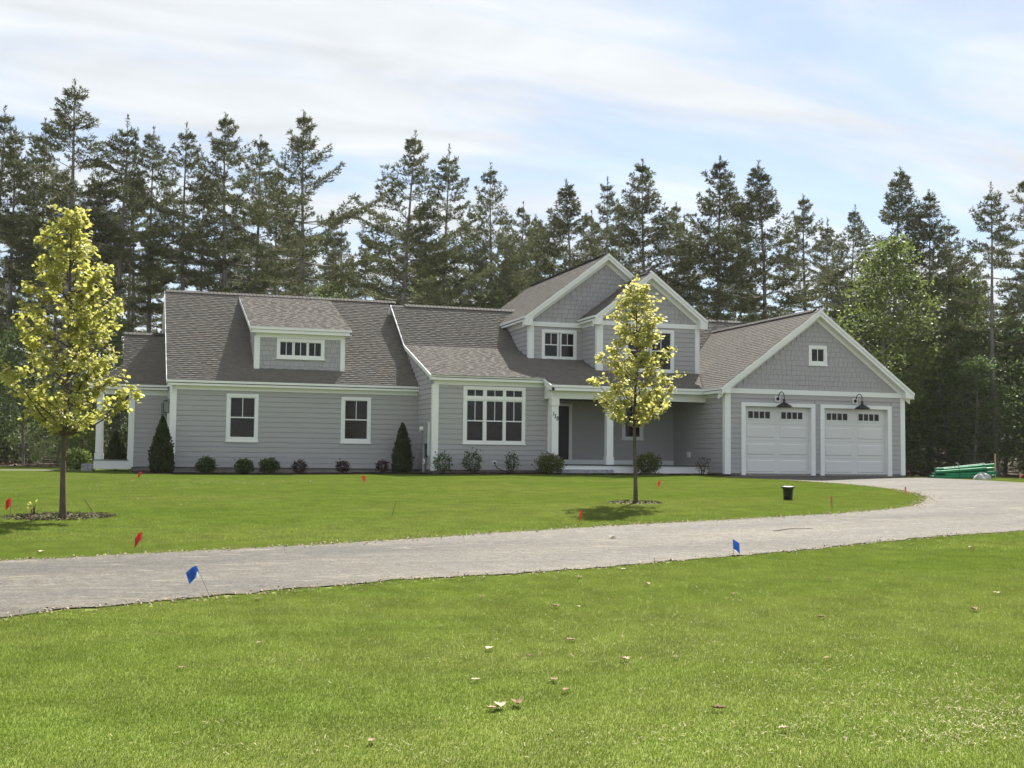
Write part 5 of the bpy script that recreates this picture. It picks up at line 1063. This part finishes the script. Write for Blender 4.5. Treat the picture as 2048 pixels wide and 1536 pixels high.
# ---- green pipes, boulder and stakes beyond the garage
def pipes():
    bx, by = 31.45, -1.1; base = float(H(bx, by)); ax = Vector((math.cos(-.35), math.sin(-.35), 0)); ay = Vector((-ax.y, ax.x, 0)); r = .068; q = random.Random(4); n = 0
    words = ['bottom', 'second', 'third', 'fourth']
    for row, cnt in enumerate((7, 6, 5, 3)):
        for k in range(cnt):
            off = (k - (cnt - 1) / 2) * r * 2.08; c = Vector((bx, by, base + r + row * r * 1.78)) + ay * off + ax * q.uniform(-.28, .28); L = 2.05 if row else 2.3; tilt = Vector((0, 0, .05 + .035 * row))
            p0 = c - ax * L / 2 - tilt * .5; p1 = c + ax * L / 2 + tilt
            t = thing('pipe', p0, 'green plastic pipe in the %s layer of the stack beyond the garage' % words[row], 'pipe', 'green pipes in the stack, %s layer' % words[row])
            MB().tube([p0, p1], r, 14, False).build('barrel', T['green_pipe'], t, smooth=True); MB().tube([p0, p0 + (p1 - p0) * .09], r * 1.16, 14, False).build('socket_end', T['green_pipe'], t, smooth=True)
    for s in (-.35, .75):
        P = []
        for k in range(15):
            a = math.pi * (k / 14); P.append(Vector((bx, by, base)) + ax * s + ay * (.60 * math.cos(a)) + Vector((0, 0, .64 * math.sin(a) ** .6 + .02)))
        tag(MB().tube(P, .012, 6).build('strap', T['rope'], org=P[0]), 'dark strap round the %s end of the green pipe stack' % ('low' if s < 0 else 'high'), 'strap')
    tag(MB().box(bx + .95, bx + .99, by - .75, by - .71, base - .1, base + 1.05).build('stake', T['stake_wood'], org=(bx + .95, by - .75, base)), 'thin stake in front of the green pipes', 'stake')
pipes()
def lumpy(name, x, y, rx, ry, rz, mt, label, cat, seed):
    r = np.random.default_rng(seed); m = MB(); z0 = float(H(x, y)); nu, nv = 14, 8; ph = r.uniform(0, 6, 6)
    for j in range(nv + 1):
        for i in range(nu):
            a = 2 * math.pi * i / nu; b = math.pi * .5 * j / nv; k = 1 + .16 * math.sin(3 * a + ph[0]) * math.cos(2 * b + ph[1]) + .10 * math.sin(5 * a + ph[2] + 3 * b); m.v.append((x + rx * k * math.cos(a) * math.cos(b), y + ry * k * math.sin(a) * math.cos(b), z0 - .04 + rz * k * math.sin(b)))
    for j in range(nv):
        for i in range(nu): m.f.append((j * nu + i, j * nu + (i + 1) % nu, (j + 1) * nu + (i + 1) % nu, (j + 1) * nu + i))
    return tag(m.build(name, T[mt], org=(x, y, z0)), label, cat)
lumpy('boulder', 30.65, -3.2, .36, .3, .30, 'boulder', 'pale grey boulder in front of the green pipes', 'boulder', 3)
lumpy('sand_pile', 34.3, -4.4, 1.3, .8, .18, 'sand', 'low heap of pale sand right of the green pipes', 'sand', 5)
def stake(x, y, h, label):
    z0 = float(H(x, y)); t = thing('survey_stake', (x, y, z0), label, 'stake'); MB().box(x - .02, x + .02, y - .012, y + .012, z0 - .1, z0 + h).build('post', T['stake_wood'], t); MB().poly([(x - .03, y - .02, z0 + h * .72), (x + .03, y - .02, z0 + h * .72), (x + .11, y - .03, z0 + h * .52), (x + .04, y - .02, z0 + h * .45), (x - .03, y - .02, z0 + h * .5)], [(0, 1, 2, 3, 4)]).build('ribbon', T['orange'], t)
stake(27.2, -2.6, .42, 'wooden stake with orange ribbon at the garage corner'); stake(32.9, -2.7, .30, 'short stake with orange ribbon right of the pipes')
def rocks():
    V = []; F = []; r = random.Random(9)
    for _ in range(2600):
        d = r.uniform(55, 74); la = r.uniform(-.48, .5); x = CAM[0] + FW[0] * d + FW[1] * la * d; y = CAM[1] + FW[1] * d - FW[0] * la * d; s = r.uniform(.04, .16); z = float(H(x, y)) + .02; a = r.uniform(0, 6.28); c, n = math.cos(a) * s, math.sin(a) * s; b = len(V)
        V += [(x + c, y + n, z), (x - n * .5, y + c * .5, z + s * .5), (x - c, y - n, z + .02), (x + n * .5, y - c * .5, z)]; F += [(b, b + 1, b + 2), (b, b + 2, b + 3)]
    tag(link('leaf_litter', np_mesh('leaf_litter', V, F), T['dead_leaf']), 'dry leaves and bark littering the floor of the woods', 'litter', kind='stuff')
rocks()


# ------------------------------------------------------------------ thin summer haze
def haze():
    o = MB().box(-640., 660., -140., 720., -4., 26.).build('haze', None, org=(0, 0, 0)); m = bpy.data.materials.new('haze'); m.use_nodes = True; N = m.node_tree.nodes
    N.remove(N['Principled BSDF']); v = N.new('ShaderNodeVolumePrincipled'); v.inputs['Color'].default_value = (.95, .96, 1., 1); v.inputs['Density'].default_value = .00011; v.inputs['Anisotropy'].default_value = .3
    m.node_tree.links.new(v.outputs[0], N['Material Output'].inputs['Volume']); o.data.materials.append(m)
    tag(o, 'thin pale haze hanging in the summer air', 'haze', kind='stuff')
haze()
